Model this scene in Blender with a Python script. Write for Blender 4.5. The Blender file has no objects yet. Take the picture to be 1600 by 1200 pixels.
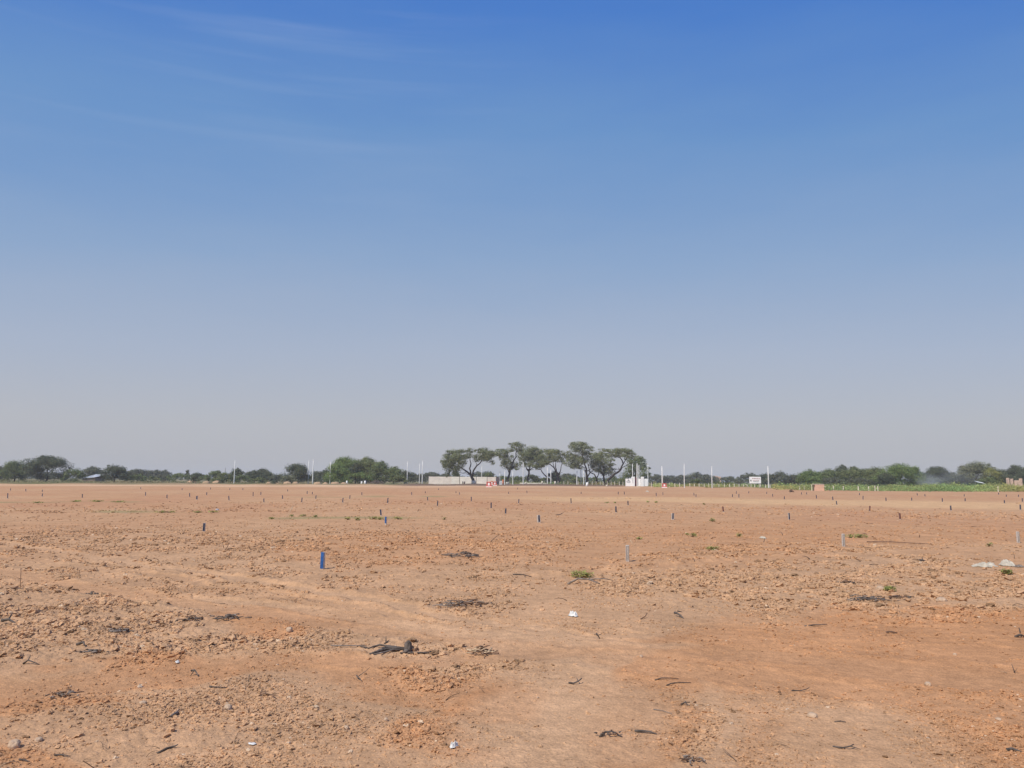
import bpy, math, random
import numpy as np
from mathutils import Matrix, Vector

scene = bpy.context.scene
R = math.radians
# ------------------------------------------------------------------ camera
F = 1202.0                      # focal length in photograph pixels (1600 wide)
HC = 1.6                        # eye height
PITCH, ROLL = R(7.137), R(0.394)
cam_data = bpy.data.cameras.new("camera")
cam_data.sensor_width = 36.0
cam_data.lens = F / 1600.0 * 36.0
cam_data.clip_start = 0.1
cam_data.clip_end = 20000.0
cam = bpy.data.objects.new("camera", cam_data)
scene.collection.objects.link(cam)
CAMR = (Matrix.Rotation(R(90) + PITCH, 4, 'X') @ Matrix.Rotation(ROLL, 4, 'Z'))
cam.matrix_world = Matrix.Translation((0, 0, HC)) @ CAMR
scene.camera = cam
CR = np.array(CAMR.to_3x3())
# ------------------------------------------------------------------ sky, sun, exposure
SUN_EL, SUN_AZ = 52.0, 224.0    # azimuth measured clockwise from +Y: left and a little behind the camera
scene.view_settings.view_transform = 'Standard'
scene.view_settings.look = 'None'
scene.view_settings.exposure = 0.0
scene.view_settings.gamma = 1.0
scene.cycles.volume_bounces = 1
scene.cycles.max_bounces = 6
scene.cycles.transparent_max_bounces = 12
world = bpy.data.worlds.new("World")
scene.world = world
world.use_nodes = True
nt = world.node_tree
nt.nodes.clear()
N = nt.nodes.new
L = nt.links.new
w_out = N('ShaderNodeOutputWorld'); w_bg = N('ShaderNodeBackground')
sky = N('ShaderNodeTexSky'); sky.sky_type = 'NISHITA'; sky.sun_disc = False
sky.sun_elevation = R(SUN_EL); sky.sun_rotation = R(SUN_AZ)
sky.dust_density = 3.0; sky.air_density = 1.0; sky.ozone_density = 2.0
w_scale = N('ShaderNodeVectorMath'); w_scale.operation = 'SCALE'; w_scale.inputs['Scale'].default_value = 0.1
L(sky.outputs[0], w_scale.inputs[0])
w_tc = N('ShaderNodeTexCoord'); w_sep = N('ShaderNodeSeparateXYZ')
L(w_tc.outputs['Generated'], w_sep.inputs[0])
w_ramp = N('ShaderNodeValToRGB')
def s2l(c):
    return tuple(((v / 255.0) / 12.92 if v / 255.0 <= 0.04045 else ((v / 255.0 + 0.055) / 1.055) ** 2.4) for v in c)
SKY = [(0.0, (188, 189, 195)), (0.07, (186, 189, 197)), (0.165, (172, 184, 205)), (0.284, (144, 171, 207)),
       (0.43, (109, 152, 206)), (0.553, (75, 128, 206)), (1.0, (45, 90, 175))]
cr = w_ramp.color_ramp
cr.elements[0].position = 0.0; cr.elements[0].color = (*s2l(SKY[0][1]), 1)
cr.elements[1].position = 1.0; cr.elements[1].color = (*s2l(SKY[-1][1]), 1)
for p, c in SKY[1:-1]:
    e = cr.elements.new(p); e.color = (*s2l(c), 1)
# thin uneven veil: shifts the elevation gradient a little, and is paler to the left
w_map = N('ShaderNodeMapping'); w_map.inputs['Scale'].default_value = (1.1, 1.1, 5.0); w_map.inputs['Rotation'].default_value = (0, R(-7), 0)
w_n = N('ShaderNodeTexNoise'); w_n.inputs['Scale'].default_value = 2.2; w_n.inputs['Detail'].default_value = 5.0; w_n.inputs['Roughness'].default_value = 0.55
L(w_tc.outputs['Generated'], w_map.inputs[0]); L(w_map.outputs[0], w_n.inputs['Vector'])
w_m1 = N('ShaderNodeMath'); w_m1.operation = 'MULTIPLY_ADD'; w_m1.inputs[1].default_value = -0.10; w_m1.inputs[2].default_value = 0.05
L(w_n.outputs[0], w_m1.inputs[0])
w_x2 = N('ShaderNodeMath'); w_x2.operation = 'MULTIPLY_ADD'; w_x2.inputs[1].default_value = 0.17; w_x2.inputs[2].default_value = 0.018
L(w_sep.outputs['X'], w_x2.inputs[0])
w_m2 = N('ShaderNodeMath'); w_m2.operation = 'MULTIPLY_ADD'
L(w_sep.outputs['X'], w_m2.inputs[0]); L(w_x2.outputs[0], w_m2.inputs[1]); L(w_m1.outputs[0], w_m2.inputs[2])
w_m3 = N('ShaderNodeMath'); w_m3.operation = 'MULTIPLY'
L(w_m2.outputs[0], w_m3.inputs[0])
w_fade = N('ShaderNodeMapRange'); w_fade.inputs['From Min'].default_value = 0.05; w_fade.inputs['From Max'].default_value = 0.35
L(w_sep.outputs['Z'], w_fade.inputs['Value']); L(w_fade.outputs[0], w_m3.inputs[1])
w_m4 = N('ShaderNodeMath'); w_m4.operation = 'ADD'
L(w_sep.outputs['Z'], w_m4.inputs[0]); L(w_m3.outputs[0], w_m4.inputs[1]); L(w_m4.outputs[0], w_ramp.inputs[0])
# faint cirrus streaks high on the left
w_map2 = N('ShaderNodeMapping'); w_map2.inputs['Scale'].default_value = (1.5, 1.5, 30.0)
w_n2 = N('ShaderNodeTexNoise'); w_n2.inputs['Scale'].default_value = 1.5; w_n2.inputs['Detail'].default_value = 4.0
w_sl = N('ShaderNodeMath'); w_sl.operation = 'MULTIPLY_ADD'; w_sl.inputs[1].default_value = -0.03
L(w_sep.outputs['X'], w_sl.inputs[0]); L(w_sep.outputs['Z'], w_sl.inputs[2])
w_cb = N('ShaderNodeCombineXYZ'); L(w_sep.outputs['X'], w_cb.inputs[0]); L(w_sep.outputs['Y'], w_cb.inputs[1]); L(w_sl.outputs[0], w_cb.inputs[2])
L(w_cb.outputs[0], w_map2.inputs[0]); L(w_map2.outputs[0], w_n2.inputs['Vector'])
w_r2 = N('ShaderNodeMapRange'); w_r2.inputs['From Min'].default_value = 0.53; w_r2.inputs['From Max'].default_value = 0.78; w_r2.inputs['To Max'].default_value = 0.25
L(w_n2.outputs[0], w_r2.inputs['Value'])
w_rz = N('ShaderNodeMapRange'); w_rz.inputs['From Min'].default_value = 0.30; w_rz.inputs['From Max'].default_value = 0.50
L(w_sep.outputs['Z'], w_rz.inputs['Value'])
w_rx = N('ShaderNodeMapRange'); w_rx.inputs['From Min'].default_value = 0.10; w_rx.inputs['From Max'].default_value = -0.20
L(w_sep.outputs['X'], w_rx.inputs['Value'])
w_q = N('ShaderNodeMath'); w_q.operation = 'MULTIPLY'; L(w_r2.outputs[0], w_q.inputs[0]); L(w_rz.outputs[0], w_q.inputs[1])
w_q2 = N('ShaderNodeMath'); w_q2.operation = 'MULTIPLY'; L(w_q.outputs[0], w_q2.inputs[0]); L(w_rx.outputs[0], w_q2.inputs[1])
w_c = N('ShaderNodeMix'); w_c.data_type = 'RGBA'; w_c.inputs[7].default_value = (*s2l((172, 190, 222)), 1)
L(w_q2.outputs[0], w_c.inputs[0]); L(w_ramp.outputs[0], w_c.inputs[6])
w_mix = N('ShaderNodeMix'); w_mix.data_type = 'RGBA'; w_mix.inputs[0].default_value = 0.88
L(w_scale.outputs[0], w_mix.inputs[6]); L(w_c.outputs[2], w_mix.inputs[7])
L(w_mix.outputs[2], w_bg.inputs[0]); w_bg.inputs[1].default_value = 1.0
L(w_bg.outputs[0], w_out.inputs[0])

sun_data = bpy.data.lights.new("sun", 'SUN')
sun_data.energy = 4.3; sun_data.angle = R(0.55); sun_data.color = (1.0, 0.94, 0.83)
sun = bpy.data.objects.new("sun", sun_data)
scene.collection.objects.link(sun)
sd = Vector((math.sin(R(SUN_AZ)) * math.cos(R(SUN_EL)), math.cos(R(SUN_AZ)) * math.cos(R(SUN_EL)), math.sin(R(SUN_EL))))
sun.rotation_euler = (-sd).to_track_quat('-Z', 'Y').to_euler()
sun.location = sd * 100

# ------------------------------------------------------------------ helpers
C = scene.collection
def tag(o, label=None, cat=None, group=None, kind=None):
    if label: o['label'] = label
    if cat: o['category'] = cat
    if group: o['group'] = group
    if kind: o['kind'] = kind
    return o
def thing(name, label, cat, loc, group=None):
    o = bpy.data.objects.new(name, None)
    o.empty_display_size = 0.2
    o.location = loc
    C.objects.link(o)
    return tag(o, label, cat, group)
def np_mesh(name, V, F_, mats, smooth=False, midx=None, col=None, colname='tint'):
    """V (n,3) array, F_ (m,k) int array of equal-sided faces"""
    V = np.asarray(V, np.float32); F_ = np.asarray(F_, np.int32)
    me = bpy.data.meshes.new(name)
    m, k = F_.shape
    me.vertices.add(len(V)); me.vertices.foreach_set('co', V.ravel())
    me.loops.add(m * k); me.loops.foreach_set('vertex_index', F_.ravel())
    me.polygons.add(m)
    me.polygons.foreach_set('loop_start', np.arange(0, m * k, k, dtype=np.int32))
    me.polygons.foreach_set('use_smooth', np.full(m, smooth, dtype=bool))
    for mt in (mats if isinstance(mats, (list, tuple)) else [mats]): me.materials.append(mt)
    if midx is not None: me.polygons.foreach_set('material_index', np.asarray(midx, np.int32))
    if col is not None:
        a = me.color_attributes.new(colname, 'FLOAT_COLOR', 'POINT')
        c4 = np.ones((len(V), 4), np.float32); c4[:, :3] = col
        a.data.foreach_set('color', c4.ravel())
    me.update(calc_edges=True)
    me.validate()
    return me
def link(name, me, parent=None, loc=None):
    o = bpy.data.objects.new(name, me)
    C.objects.link(o)
    if parent: o.parent = parent
    if loc is not None: o.location = loc
    return o
class MB:
    """collects boxes, tubes and polygons into one mesh"""
    def __init__(s): s.v = []; s.f = []; s.m = []
    def add(s, vs, fs, m=0):
        b = len(s.v); s.v += [tuple(v) for v in vs]
        s.f += [tuple(i + b for i in f) for f in fs]; s.m += [m] * len(fs)
    def box(s, c, d, rz=0.0, m=0, tilt=None, bev=0.0):
        x, y, z = d[0] / 2, d[1] / 2, d[2] / 2
        if bev > 0:
            b = bev
            prof = []
            for zz, ins in ((-z, b), (-z + b, 0), (z - b, 0), (z, b)):
                xx, yy = x - ins, y - ins
                bb = b * .7
                prof.append([(-xx + bb, -yy, zz), (xx - bb, -yy, zz), (xx, -yy + bb, zz), (xx, yy - bb, zz), (xx - bb, yy, zz), (-xx + bb, yy, zz), (-xx, yy - bb, zz), (-xx, -yy + bb, zz)])
            vs = [p for r in prof for p in r]
            fs = [(k * 8 + i, k * 8 + (i + 1) % 8, k * 8 + 8 + (i + 1) % 8, k * 8 + 8 + i) for k in range(3) for i in range(8)]
            fs += [tuple(range(7, -1, -1)), tuple(range(24, 32))]
        else:
            vs = [(-x, -y, -z), (x, -y, -z), (x, y, -z), (-x, y, -z), (-x, -y, z), (x, -y, z), (x, y, z), (-x, y, z)]
            fs = [(0, 3, 2, 1), (4, 5, 6, 7), (0, 1, 5, 4), (1, 2, 6, 5), (2, 3, 7, 6), (3, 0, 4, 7)]
        M = Matrix.Rotation(rz, 4, 'Z')
        if tilt: M = Matrix.Rotation(tilt[0], 4, 'X') @ Matrix.Rotation(tilt[1], 4, 'Y') @ M
        s.add([M @ Vector(v) + Vector(c) for v in vs], fs, m)
        return s
    def tube(s, pts, rad, n=7, m=0, cap=True):
        pts = [Vector(p) for p in pts]; vs = []; fs = []
        if not hasattr(rad, '__len__'): rad = [rad] * len(pts)
        for i, p in enumerate(pts):
            t = (pts[min(i + 1, len(pts) - 1)] - pts[max(i - 1, 0)])
            if t.length < 1e-9: t = Vector((0, 0, 1))
            t.normalize()
            a = Vector((0.31, 0.94, 0.12)).cross(t)
            if a.length < 1e-3: a = Vector((1, 0, 0)).cross(t)
            a.normalize(); b = t.cross(a)
            vs += [p + (a * math.cos(2 * math.pi * k / n) + b * math.sin(2 * math.pi * k / n)) * rad[i] for k in range(n)]
        for i in range(len(pts) - 1):
            fs += [(i * n + k, i * n + (k + 1) % n, (i + 1) * n + (k + 1) % n, (i + 1) * n + k) for k in range(n)]
        if cap: fs += [tuple(range(n - 1, -1, -1)), tuple(range((len(pts) - 1) * n, len(pts) * n))]
        s.add(vs, fs, m)
        return s
    def build(s, name, mats, parent=None, smooth=False, origin=None):
        me = bpy.data.meshes.new(name)
        base = Vector(parent.location) if parent and parent.parent is None else (Vector(origin) if origin is not None else Vector((0, 0, 0)))
        if parent and parent.parent is not None: base = Vector(parent.parent.location)
        me.from_pydata([tuple(Vector(v) - base) for v in s.v], [], s.f)
        for mt in (mats if isinstance(mats, (list, tuple)) else [mats]): me.materials.append(mt)
        me.polygons.foreach_set('material_index', s.m)
        me.polygons.foreach_set('use_smooth', [smooth] * len(s.f))
        me.update()
        return link(name, me, parent, None if parent else origin)

# numpy gradient noise
def _hash(ix, iy, seed):
    with np.errstate(over='ignore'):
        h = (ix.astype(np.uint32) * np.uint32(374761393) + iy.astype(np.uint32) * np.uint32(668265263) + np.uint32((seed * 2246822519) & 0xffffffff))
        h = (h ^ (h >> np.uint32(13))) * np.uint32(1274126177)
        h = h ^ (h >> np.uint32(16))
    return h.astype(np.float32) * np.float32(2 * math.pi / 4294967296.0)
def perlin(x, y, seed=0):
    x = np.asarray(x, np.float64); y = np.asarray(y, np.float64)
    fx = np.floor(x); fy = np.floor(y)
    ix = fx.astype(np.int64).astype(np.int32); iy = fy.astype(np.int64).astype(np.int32)
    dx = (x - fx).astype(np.float32); dy = (y - fy).astype(np.float32)
    u = dx * dx * dx * (dx * (dx * 6 - 15) + 10); v = dy * dy * dy * (dy * (dy * 6 - 15) + 10)
    def g(ox, oy):
        a = _hash(ix + ox, iy + oy, seed)
        return np.cos(a) * (dx - ox) + np.sin(a) * (dy - oy)
    a = g(0, 0); b = g(1, 0); c = g(0, 1); d = g(1, 1)
    return ((a + u * (b - a)) + v * ((c + u * (d - c)) - (a + u * (b - a)))) * 1.5
def sstep(a, b, x):
    t = np.clip((x - a) / (b - a), 0, 1)
    return t * t * (3 - 2 * t)

# camera rays and their inverse
def ray(px, py):
    d = CR @ np.array([(px - 800.0) / F, -(py - 600.0) / F, -1.0])
    return d
def P(px, py, d):
    """the point seen at photograph pixel (px, py) at distance d along +Y"""
    r = ray(px, py); t = d / r[1]
    return Vector((r[0] * t, d, HC + r[2] * t))
def project(x, y):
    """photograph pixel of points on flat ground"""
    v = np.stack([x, y, np.full_like(x, -HC)], -1) @ CR
    w = np.minimum(v[..., 2], -0.05)
    return 800 + F * v[..., 0] / -w, 600 - F * v[..., 1] / -w
# ------------------------------------------------------------------ the field: tracks, rough patches, colours
def polyline_y(px, pts):
    return np.interp(px, [p[0] for p in pts], [p[1] for p in pts])
TRACKS = [  # wheel tracks running across: (points, half thickness in px at the points, colour kind)
    ([(-300, 860), (0, 892), (130, 918), (250, 936), (400, 956), (560, 981), (760, 1003), (960, 1022), (1100, 1043), (1250, 1063), (1600, 1110), (1900, 1150)], [7, 8, 9, 10, 12, 13, 12, 13, 14, 15, 17, 18], 'r'),
    ([(-300, 1125), (0, 1085), (150, 1066), (300, 1046), (430, 1032), (600, 1034), (800, 1020), (1000, 1008), (1200, 1022), (1400, 1046), (1600, 1070), (1900, 1110)], [18, 17, 15, 12, 10, 8, 8, 11, 13, 13, 14, 15], 'o'),
    ([(-300, 812), (0, 848), (200, 876), (400, 908), (600, 942), (800, 978), (940, 1000)], [2.5, 3, 3.5, 4, 4.5, 5, 4], 'p'),
    ([(-300, 836), (0, 868), (200, 893), (420, 926), (620, 958), (760, 978)], [2.5, 3, 3.5, 4, 4.5, 3], 'n'),
    ([(820, 905), (1000, 890), (1200, 872), (1450, 862), (1700, 858)], [2, 3, 3, 3, 3], 'n'),
    ([(300, 930), (500, 958), (700, 985), (900, 1000), (1010, 1006), (1100, 1004)], [3, 6, 8, 9, 7, 3], 'p'),
]
VTRACKS = [ # wheel tracks running towards the camera: (py, px), half width
    ([(1020, 905), (1050, 880), (1080, 845), (1120, 805), (1160, 790), (1200, 790), (1400, 800)], [20, 60, 90, 115, 130, 140, 190], 'p'),
    ([(1050, 1105), (1080, 1122), (1120, 1135), (1160, 1140), (1200, 1142), (1400, 1150)], [8, 16, 24, 28, 30, 40], 'p'),
]
ROUGH = [ # rough ploughed patches: centre px, py, radii, strength
    (110, 960, 230, 48, 1.0), (360, 1000, 190, 22, 1.0), (150, 1030, 190, 34, .9), (660, 1022, 130, 24, .9),
    (1250, 905, 330, 55, .95), (1480, 935, 260, 40, 1.0), (1080, 905, 180, 40, .7), (560, 880, 330, 55, .6), (200, 870, 330, 45, .55),
    (860, 1150, 90, 50, .35), (640, 1170, 80, 45, .7), (1060, 1120, 60, 60, .4), (300, 1130, 260, 60, .35), (760, 860, 160, 40, .5), (750, 945, 120, 20, .6), (720, 1030, 110, 14, .8)]
ORANGE = [(1380, 1000, 330, 46, .9), (1120, 1005, 130, 22, .8), (740, 1082, 110, 30, 1.0), (560, 1050, 200, 26, .7), (300, 1058, 200, 16, .8), (60, 1095, 120, 26, .8), (660, 1160, 90, 60, .8), (985, 1140, 80, 80, .5),
          (470, 970, 150, 14, .8), (1050, 1050, 90, 30, .6), (650, 860, 240, 28, .45), (1340, 830, 380, 22, .5), (1000, 850, 320, 45, .35), (1180, 1110, 60, 90, .3), (20, 1180, 60, 30, .8)]
SMOOTH = [(1380, 1010, 330, 52, .8), (870, 1080, 120, 70, .7), (1040, 1035, 120, 26, .5), (230, 1062, 260, 16, .5)]
PALE = [(880, 1100, 130, 80, .6), (500, 1110, 160, 40, .3), (760, 1010, 300, 14, .6), (1280, 1130, 200, 40, .35)]
def field(x, y):
    """for ground points: rough 0..1, track 0..1, colour, vegetation"""
    px, py = project(x, y)
    front = (y > 1.5)
    r = np.hypot(x, y)
    wx = perlin(x * .8, y * .8, 3); wy = perlin(x * .8, y * .8, 4)
    fine = perlin(x * 2.6, y * 2.6, 5)
    near = 1 - sstep(25, 45, r)
    sc = np.clip((py - 750) / 250, 0.02, 2)
    qx = px + (wx * 60 + fine * 14) * sc; qy = py + (wy * 26 + fine * 6) * sc * sc
    def blobs(lst):
        o = np.zeros_like(qx)
        for cx, cy, rx, ry, s in lst:
            e = ((qx - cx) / rx) ** 2 + ((qy - cy) / ry) ** 2
            o = np.maximum(o, s * (1 - sstep(0.45, 1.5, e)))
        return o
    rough = blobs(ROUGH) * front
    org = blobs(ORANGE) * front
    TLX, TLY = [900, 950, 1000, 1080, 1200, 1400, 1600, 1800], [1075, 1046, 1020, 1001, 986, 969, 956, 945]
    bl = np.interp(qx, [900, 950, 1050, 1200, 1400, 1600, 1800], [1075, 1062, 1090, 1105, 1130, 1165, 1190])
    hx = px + (wx * 16 + fine * 8) * sc; hy = py + (wy * 7 + fine * 3.5) * sc
    tl = np.interp(hx, TLX, TLY)
    patch = sstep(-4, 5, hy - tl) * (1 - sstep(-50, 30, qy - bl)) * sstep(935, 970, hx)
    org = np.maximum(org, .9 * patch * front); pale = blobs(PALE) * front
    track = np.zeros_like(px)
    rut = np.zeros_like(px)
    for pts, hw, k in TRACKS:
        c = polyline_y(px, pts); h = np.interp(px, [p[0] for p in pts], hw)
        dist = np.abs(py + wy * 9 * sc + fine * 4 * sc - c) / h
        t = (1 - sstep(.55, 1.25, dist)) * front
        t *= (px > pts[0][0]) * (px < pts[-1][0])
        track = np.maximum(track, t)
        rut = np.maximum(rut, np.exp(-((dist - 1.45) / .3) ** 2) * front)
        if k == 'r': org = np.maximum(org, .40 * t); pale = np.maximum(pale, .38 * t)
        if k == 'o': org = np.maximum(org, .6 * t); pale = np.maximum(pale, .35 * t * (px > 950))
        if k == 'p': pale = np.maximum(pale, .9 * t)
    for pts, hw, k in VTRACKS:
        c = np.interp(py, [p[0] for p in pts], [p[1] for p in pts]); h = np.interp(py, [p[0] for p in pts], hw)
        dist = np.abs(px + wx * 34 * sc + fine * 16 * sc - c) / h
        t = (1 - sstep(.5, 1.3, dist)) * front * sstep(pts[0][0] - 15, pts[0][0] + 15, py)
        track = np.maximum(track, t * .8)
        pale = np.maximum(pale, .8 * t)
    track = np.maximum(track, blobs(SMOOTH) * front * .75)
    rough = np.maximum(rough * (1 - .9 * track), .12)
    # far field: roughness from noise only
    rough = np.where(r > 40, .35 + .3 * perlin(x * .05, y * .12, 9), rough)
    # colours (linear albedo)
    base = np.array([.464, .270, .145]); corg = np.array([.462, .230, .107]); cpale = np.array([.512, .318, .184]); crgh = np.array([.464, .286, .164])
    cred = np.array([.446, .240, .132])
    col = np.broadcast_to(base, px.shape + (3,)).copy()
    def mixin(c, w):
        nonlocal col
        col = col * (1 - w[..., None]) + c * w[..., None]
    big = perlin(x * .09, y * .05, 11) * .5 + perlin(x * .3, y * .22, 12) * .35
    mixin(cred, np.clip(.30 + big, 0, .8) * (1 - near * .5))
    mixin(cpale, np.clip(.15 - big, 0, .6) * .8)
    mixin(crgh, rough * near * .8)
    mixin(corg, org * near * .85)
    mixin(cpale, pale * (1 - .5 * patch * front) * near * .68)
    # pale path crossing the far field on the right, pale road edge along the far left
    c = polyline_y(px, [(600, 777), (880, 779), (1100, 782), (1300, 786.5), (1600, 790), (1900, 795)])
    hw = np.interp(px, [600, 900, 1200, 1600], [1, 3.5, 5.5, 6.0])
    m = (1 - sstep(.5, 1.2, np.abs(py + big * 3 - c) / hw)) * sstep(640, 940, px) * (r < 150) * front
    mixin(np.array([.57, .365, .195]), m * .8)
    edge = far_edge_py(px)
    m = (1 - sstep(.5, 1.4, np.abs(py - edge - .6) / 1.3)) * front * (px < 1000) * (.65 + .5 * perlin(x * .08, y * .02, 14))
    mixin(np.array([.62, .42, .26]), np.clip(m, 0, 1) * .85)
    # beyond the field: dry grass and soil
    beyond = sstep(0.2, 1.2, edge - py) * front * (px > -900)
    beyond = np.where(r > 420, 1.0, beyond)
    g = np.clip(.55 + .6 * perlin(x * .06, y * .05, 21) + .25 * sstep(1100, 1300, px), 0, 1)
    cb = np.array([.30, .22, .13]) * (1 - g[..., None]) + np.array([.11, .125, .045]) * g[..., None]
    col = col * (1 - beyond[..., None]) + cb * beyond[..., None]
    # dark brown strip in the soil colour along the foot of wall and trees
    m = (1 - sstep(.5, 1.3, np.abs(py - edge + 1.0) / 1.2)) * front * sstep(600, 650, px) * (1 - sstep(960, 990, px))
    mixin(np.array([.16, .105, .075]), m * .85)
    # faint green weed films in the left mid field
    for cy, hwid, x0, x1 in ((785, 2.0, -50, 240), (800, 1.8, 130, 370), (810, 2.0, 400, 680), (776, 1.2, 440, 720)):
        m = (1 - sstep(.4, 1.3, np.abs(py - cy) / hwid)) * sstep(x0, x0 + 40, px) * (1 - sstep(x1 - 40, x1, px)) * front
        m = m * np.clip(.4 + 1.6 * perlin(x * .35, y * .2, 23), 0, 1)
        mixin(np.array([.24, .22, .10]), m * .6)
    col *= (1 + .10 * perlin(x * 1.3, y * 1.3, 31) + .07 * perlin(x * 6, y * 6, 32))[..., None]
    return rough, track, rut, np.clip(col, .02, .8)
def far_edge_py(px):
    return np.interp(px, [-900, 0, 200, 420, 620, 800, 960, 1020, 1060, 1130, 1200, 1300, 1450, 1600, 2400], [752, 757.2, 758, 759, 759.5, 759.3, 760, 761.5, 762.3, 764, 765.5, 767, 768, 768.5, 776])
def relief(x, y, rough, track, rut):
    r = np.hypot(x, y)
    fade = 1 - sstep(60, 160, r)
    h = .05 * perlin(x * .10, y * .10, 41) * (1 - .6 * track)
    a = rough * (1 - .3 * sstep(14, 40, r))
    n1 = perlin(x * 1.7, y * 1.7, 42)
    n2 = 1 - 2 * np.abs(perlin(x * 3.9, y * 3.9, 43)); n3 = 1 - 2 * np.abs(perlin(x * 8.5, y * 8.5, 44))
    n4 = perlin(x * 19, y * 19, 45); n5 = perlin(x * 41, y * 41, 46)
    h = h + fade * (a * .7 * (.030 * n1 + .012 * n2 + .016 * n3 * (.35 + np.clip(n1 + .4, 0, 1)) + .012 * n4 + .006 * n5))
    h = h + fade * (.006 * n1 + .0022 * n4 + .0012 * n5) * (1 - .5 * track)
    h = h + fade * (-.015 * track + .010 * rut * (1 + .8 * n2))
    # low banks along the far edge
    px, py = project(x, y)
    e = far_edge_py(px)
    bank = np.exp(-((e - py - 1.1) / .9) ** 2) * (y > 50) * (px < 1240)
    h = h + bank * (.25 + .35 * np.clip(perlin(x * .12, y * .06, 51), -.4, 1))
    h = h + .1 * perlin(x * .02, y * .02, 52) * sstep(60, 200, r) * (1 - sstep(600, 1200, r))
    return h
def height(x, y):
    x = np.atleast_1d(np.asarray(x, float)); y = np.atleast_1d(np.asarray(y, float))
    rg, tr, rt, c = field(x, y)
    return relief(x, y, rg, tr, rt)
def G(px, py):
    """point of the ground seen at photograph pixel (px, py)"""
    r = ray(px, py)
    if r[2] > -1e-4: r[2] = -1e-4
    h = 0.0
    for _ in range(5):
        t = (HC - h) / -r[2]
        h = .5 * h + .5 * float(height(r[0] * t, r[1] * t)[0])
    t = (HC - h) / -r[2]
    x, y = r[0] * t, r[1] * t
    return Vector((x, y, float(height(x, y)[0])))
def on_ground(px, py, d):
    p = P(px, py, d)
    return Vector((p.x, p.y, float(height(p.x, p.y)[0])))

# ------------------------------------------------------------------ materials
def new_mat(name):
    m = bpy.data.materials.new(name); m.use_nodes = True
    t = m.node_tree; b = t.nodes['Principled BSDF']
    return m, t, b
def simple(name, col, rough=.8, var=.18, scale=6.0, bump=.0, spec=.25, dirt=None, metallic=0.0):
    m, t, b = new_mat(name)
    tc = t.nodes.new('ShaderNodeTexCoord'); n = t.nodes.new('ShaderNodeTexNoise')
    n.inputs['Scale'].default_value = scale; n.inputs['Detail'].default_value = 6.0
    t.links.new(tc.outputs['Object'], n.inputs['Vector'])
    mx = t.nodes.new('ShaderNodeMix'); mx.data_type = 'RGBA'
    lo = dirt if dirt else tuple(c * (1 - var) for c in col)
    mx.inputs[6].default_value = (*lo, 1); mx.inputs[7].default_value = (*[min(1, c * (1 + var)) if not dirt else c for c in col], 1)
    mr = t.nodes.new('ShaderNodeMapRange'); mr.inputs['From Min'].default_value = .35; mr.inputs['From Max'].default_value = .62
    t.links.new(n.outputs[0], mr.inputs['Value']); t.links.new(mr.outputs[0], mx.inputs[0])
    t.links.new(mx.outputs[2], b.inputs['Base Color'])
    b.inputs['Roughness'].default_value = rough; b.inputs['Specular IOR Level'].default_value = spec; b.inputs['Metallic'].default_value = metallic
    if bump:
        bp = t.nodes.new('ShaderNodeBump'); bp.inputs['Strength'].default_value = bump; bp.inputs['Distance'].default_value = .02
        t.links.new(n.outputs[0], bp.inputs['Height']); t.links.new(bp.outputs[0], b.inputs['Normal'])
    return m
def soil_mat():
    m, t, b = new_mat('red_soil')
    at = t.nodes.new('ShaderNodeAttribute'); at.attribute_name = 'tint'
    tc = t.nodes.new('ShaderNodeTexCoord')
    def noise(sc, det=5):
        n = t.nodes.new('ShaderNodeTexNoise'); n.inputs['Scale'].default_value = sc; n.inputs['Detail'].default_value = det; n.inputs['Roughness'].default_value = .62
        t.links.new(tc.outputs['Object'], n.inputs['Vector']); return n
    n1 = noise(9, 7); n2 = noise(70, 4); n3 = noise(.8, 5)
    def rng(n, a, b_, lo=.3, hi=.7):
        r = t.nodes.new('ShaderNodeMapRange'); r.inputs['From Min'].default_value = lo; r.inputs['From Max'].default_value = hi
        r.inputs['To Min'].default_value = a; r.inputs['To Max'].default_value = b_
        t.links.new(n.outputs[0], r.inputs['Value']); return r
    def mul(a, b_):
        k = t.nodes.new('ShaderNodeMath'); k.operation = 'MULTIPLY'; t.links.new(a.outputs[0], k.inputs[0]); t.links.new(b_.outputs[0], k.inputs[1]); return k
    n5 = noise(34, 3)
    f = mul(mul(mul(rng(n1, .84, 1.14), rng(n2, .76, 1.20)), rng(n3, .90, 1.09)), rng(n5, .62, 1.05, .22, .40))
    sc = t.nodes.new('ShaderNodeVectorMath'); sc.operation = 'SCALE'
    t.links.new(at.outputs['Color'], sc.inputs[0]); t.links.new(f.outputs[0], sc.inputs['Scale'])
    t.links.new(sc.outputs[0], b.inputs['Base Color'])
    b.inputs['Roughness'].default_value = .95; b.inputs['Specular IOR Level'].default_value = .08
    n4 = noise(28, 5)
    add0 = t.nodes.new('ShaderNodeMath'); add0.operation = 'MULTIPLY_ADD'; add0.inputs[1].default_value = .8; t.links.new(n4.outputs[0], add0.inputs[0]); t.links.new(n1.outputs[0], add0.inputs[2])
    add = t.nodes.new('ShaderNodeMath'); add.operation = 'MULTIPLY_ADD'; add.inputs[1].default_value = .35
    t.links.new(n2.outputs[0], add.inputs[0]); t.links.new(add0.outputs[0], add.inputs[2])
    bp = t.nodes.new('ShaderNodeBump'); bp.inputs['Strength'].default_value = .55; bp.inputs['Distance'].default_value = .035
    t.links.new(add.outputs[0], bp.inputs['Height']); t.links.new(bp.outputs[0], b.inputs['Normal'])
    return m
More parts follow.
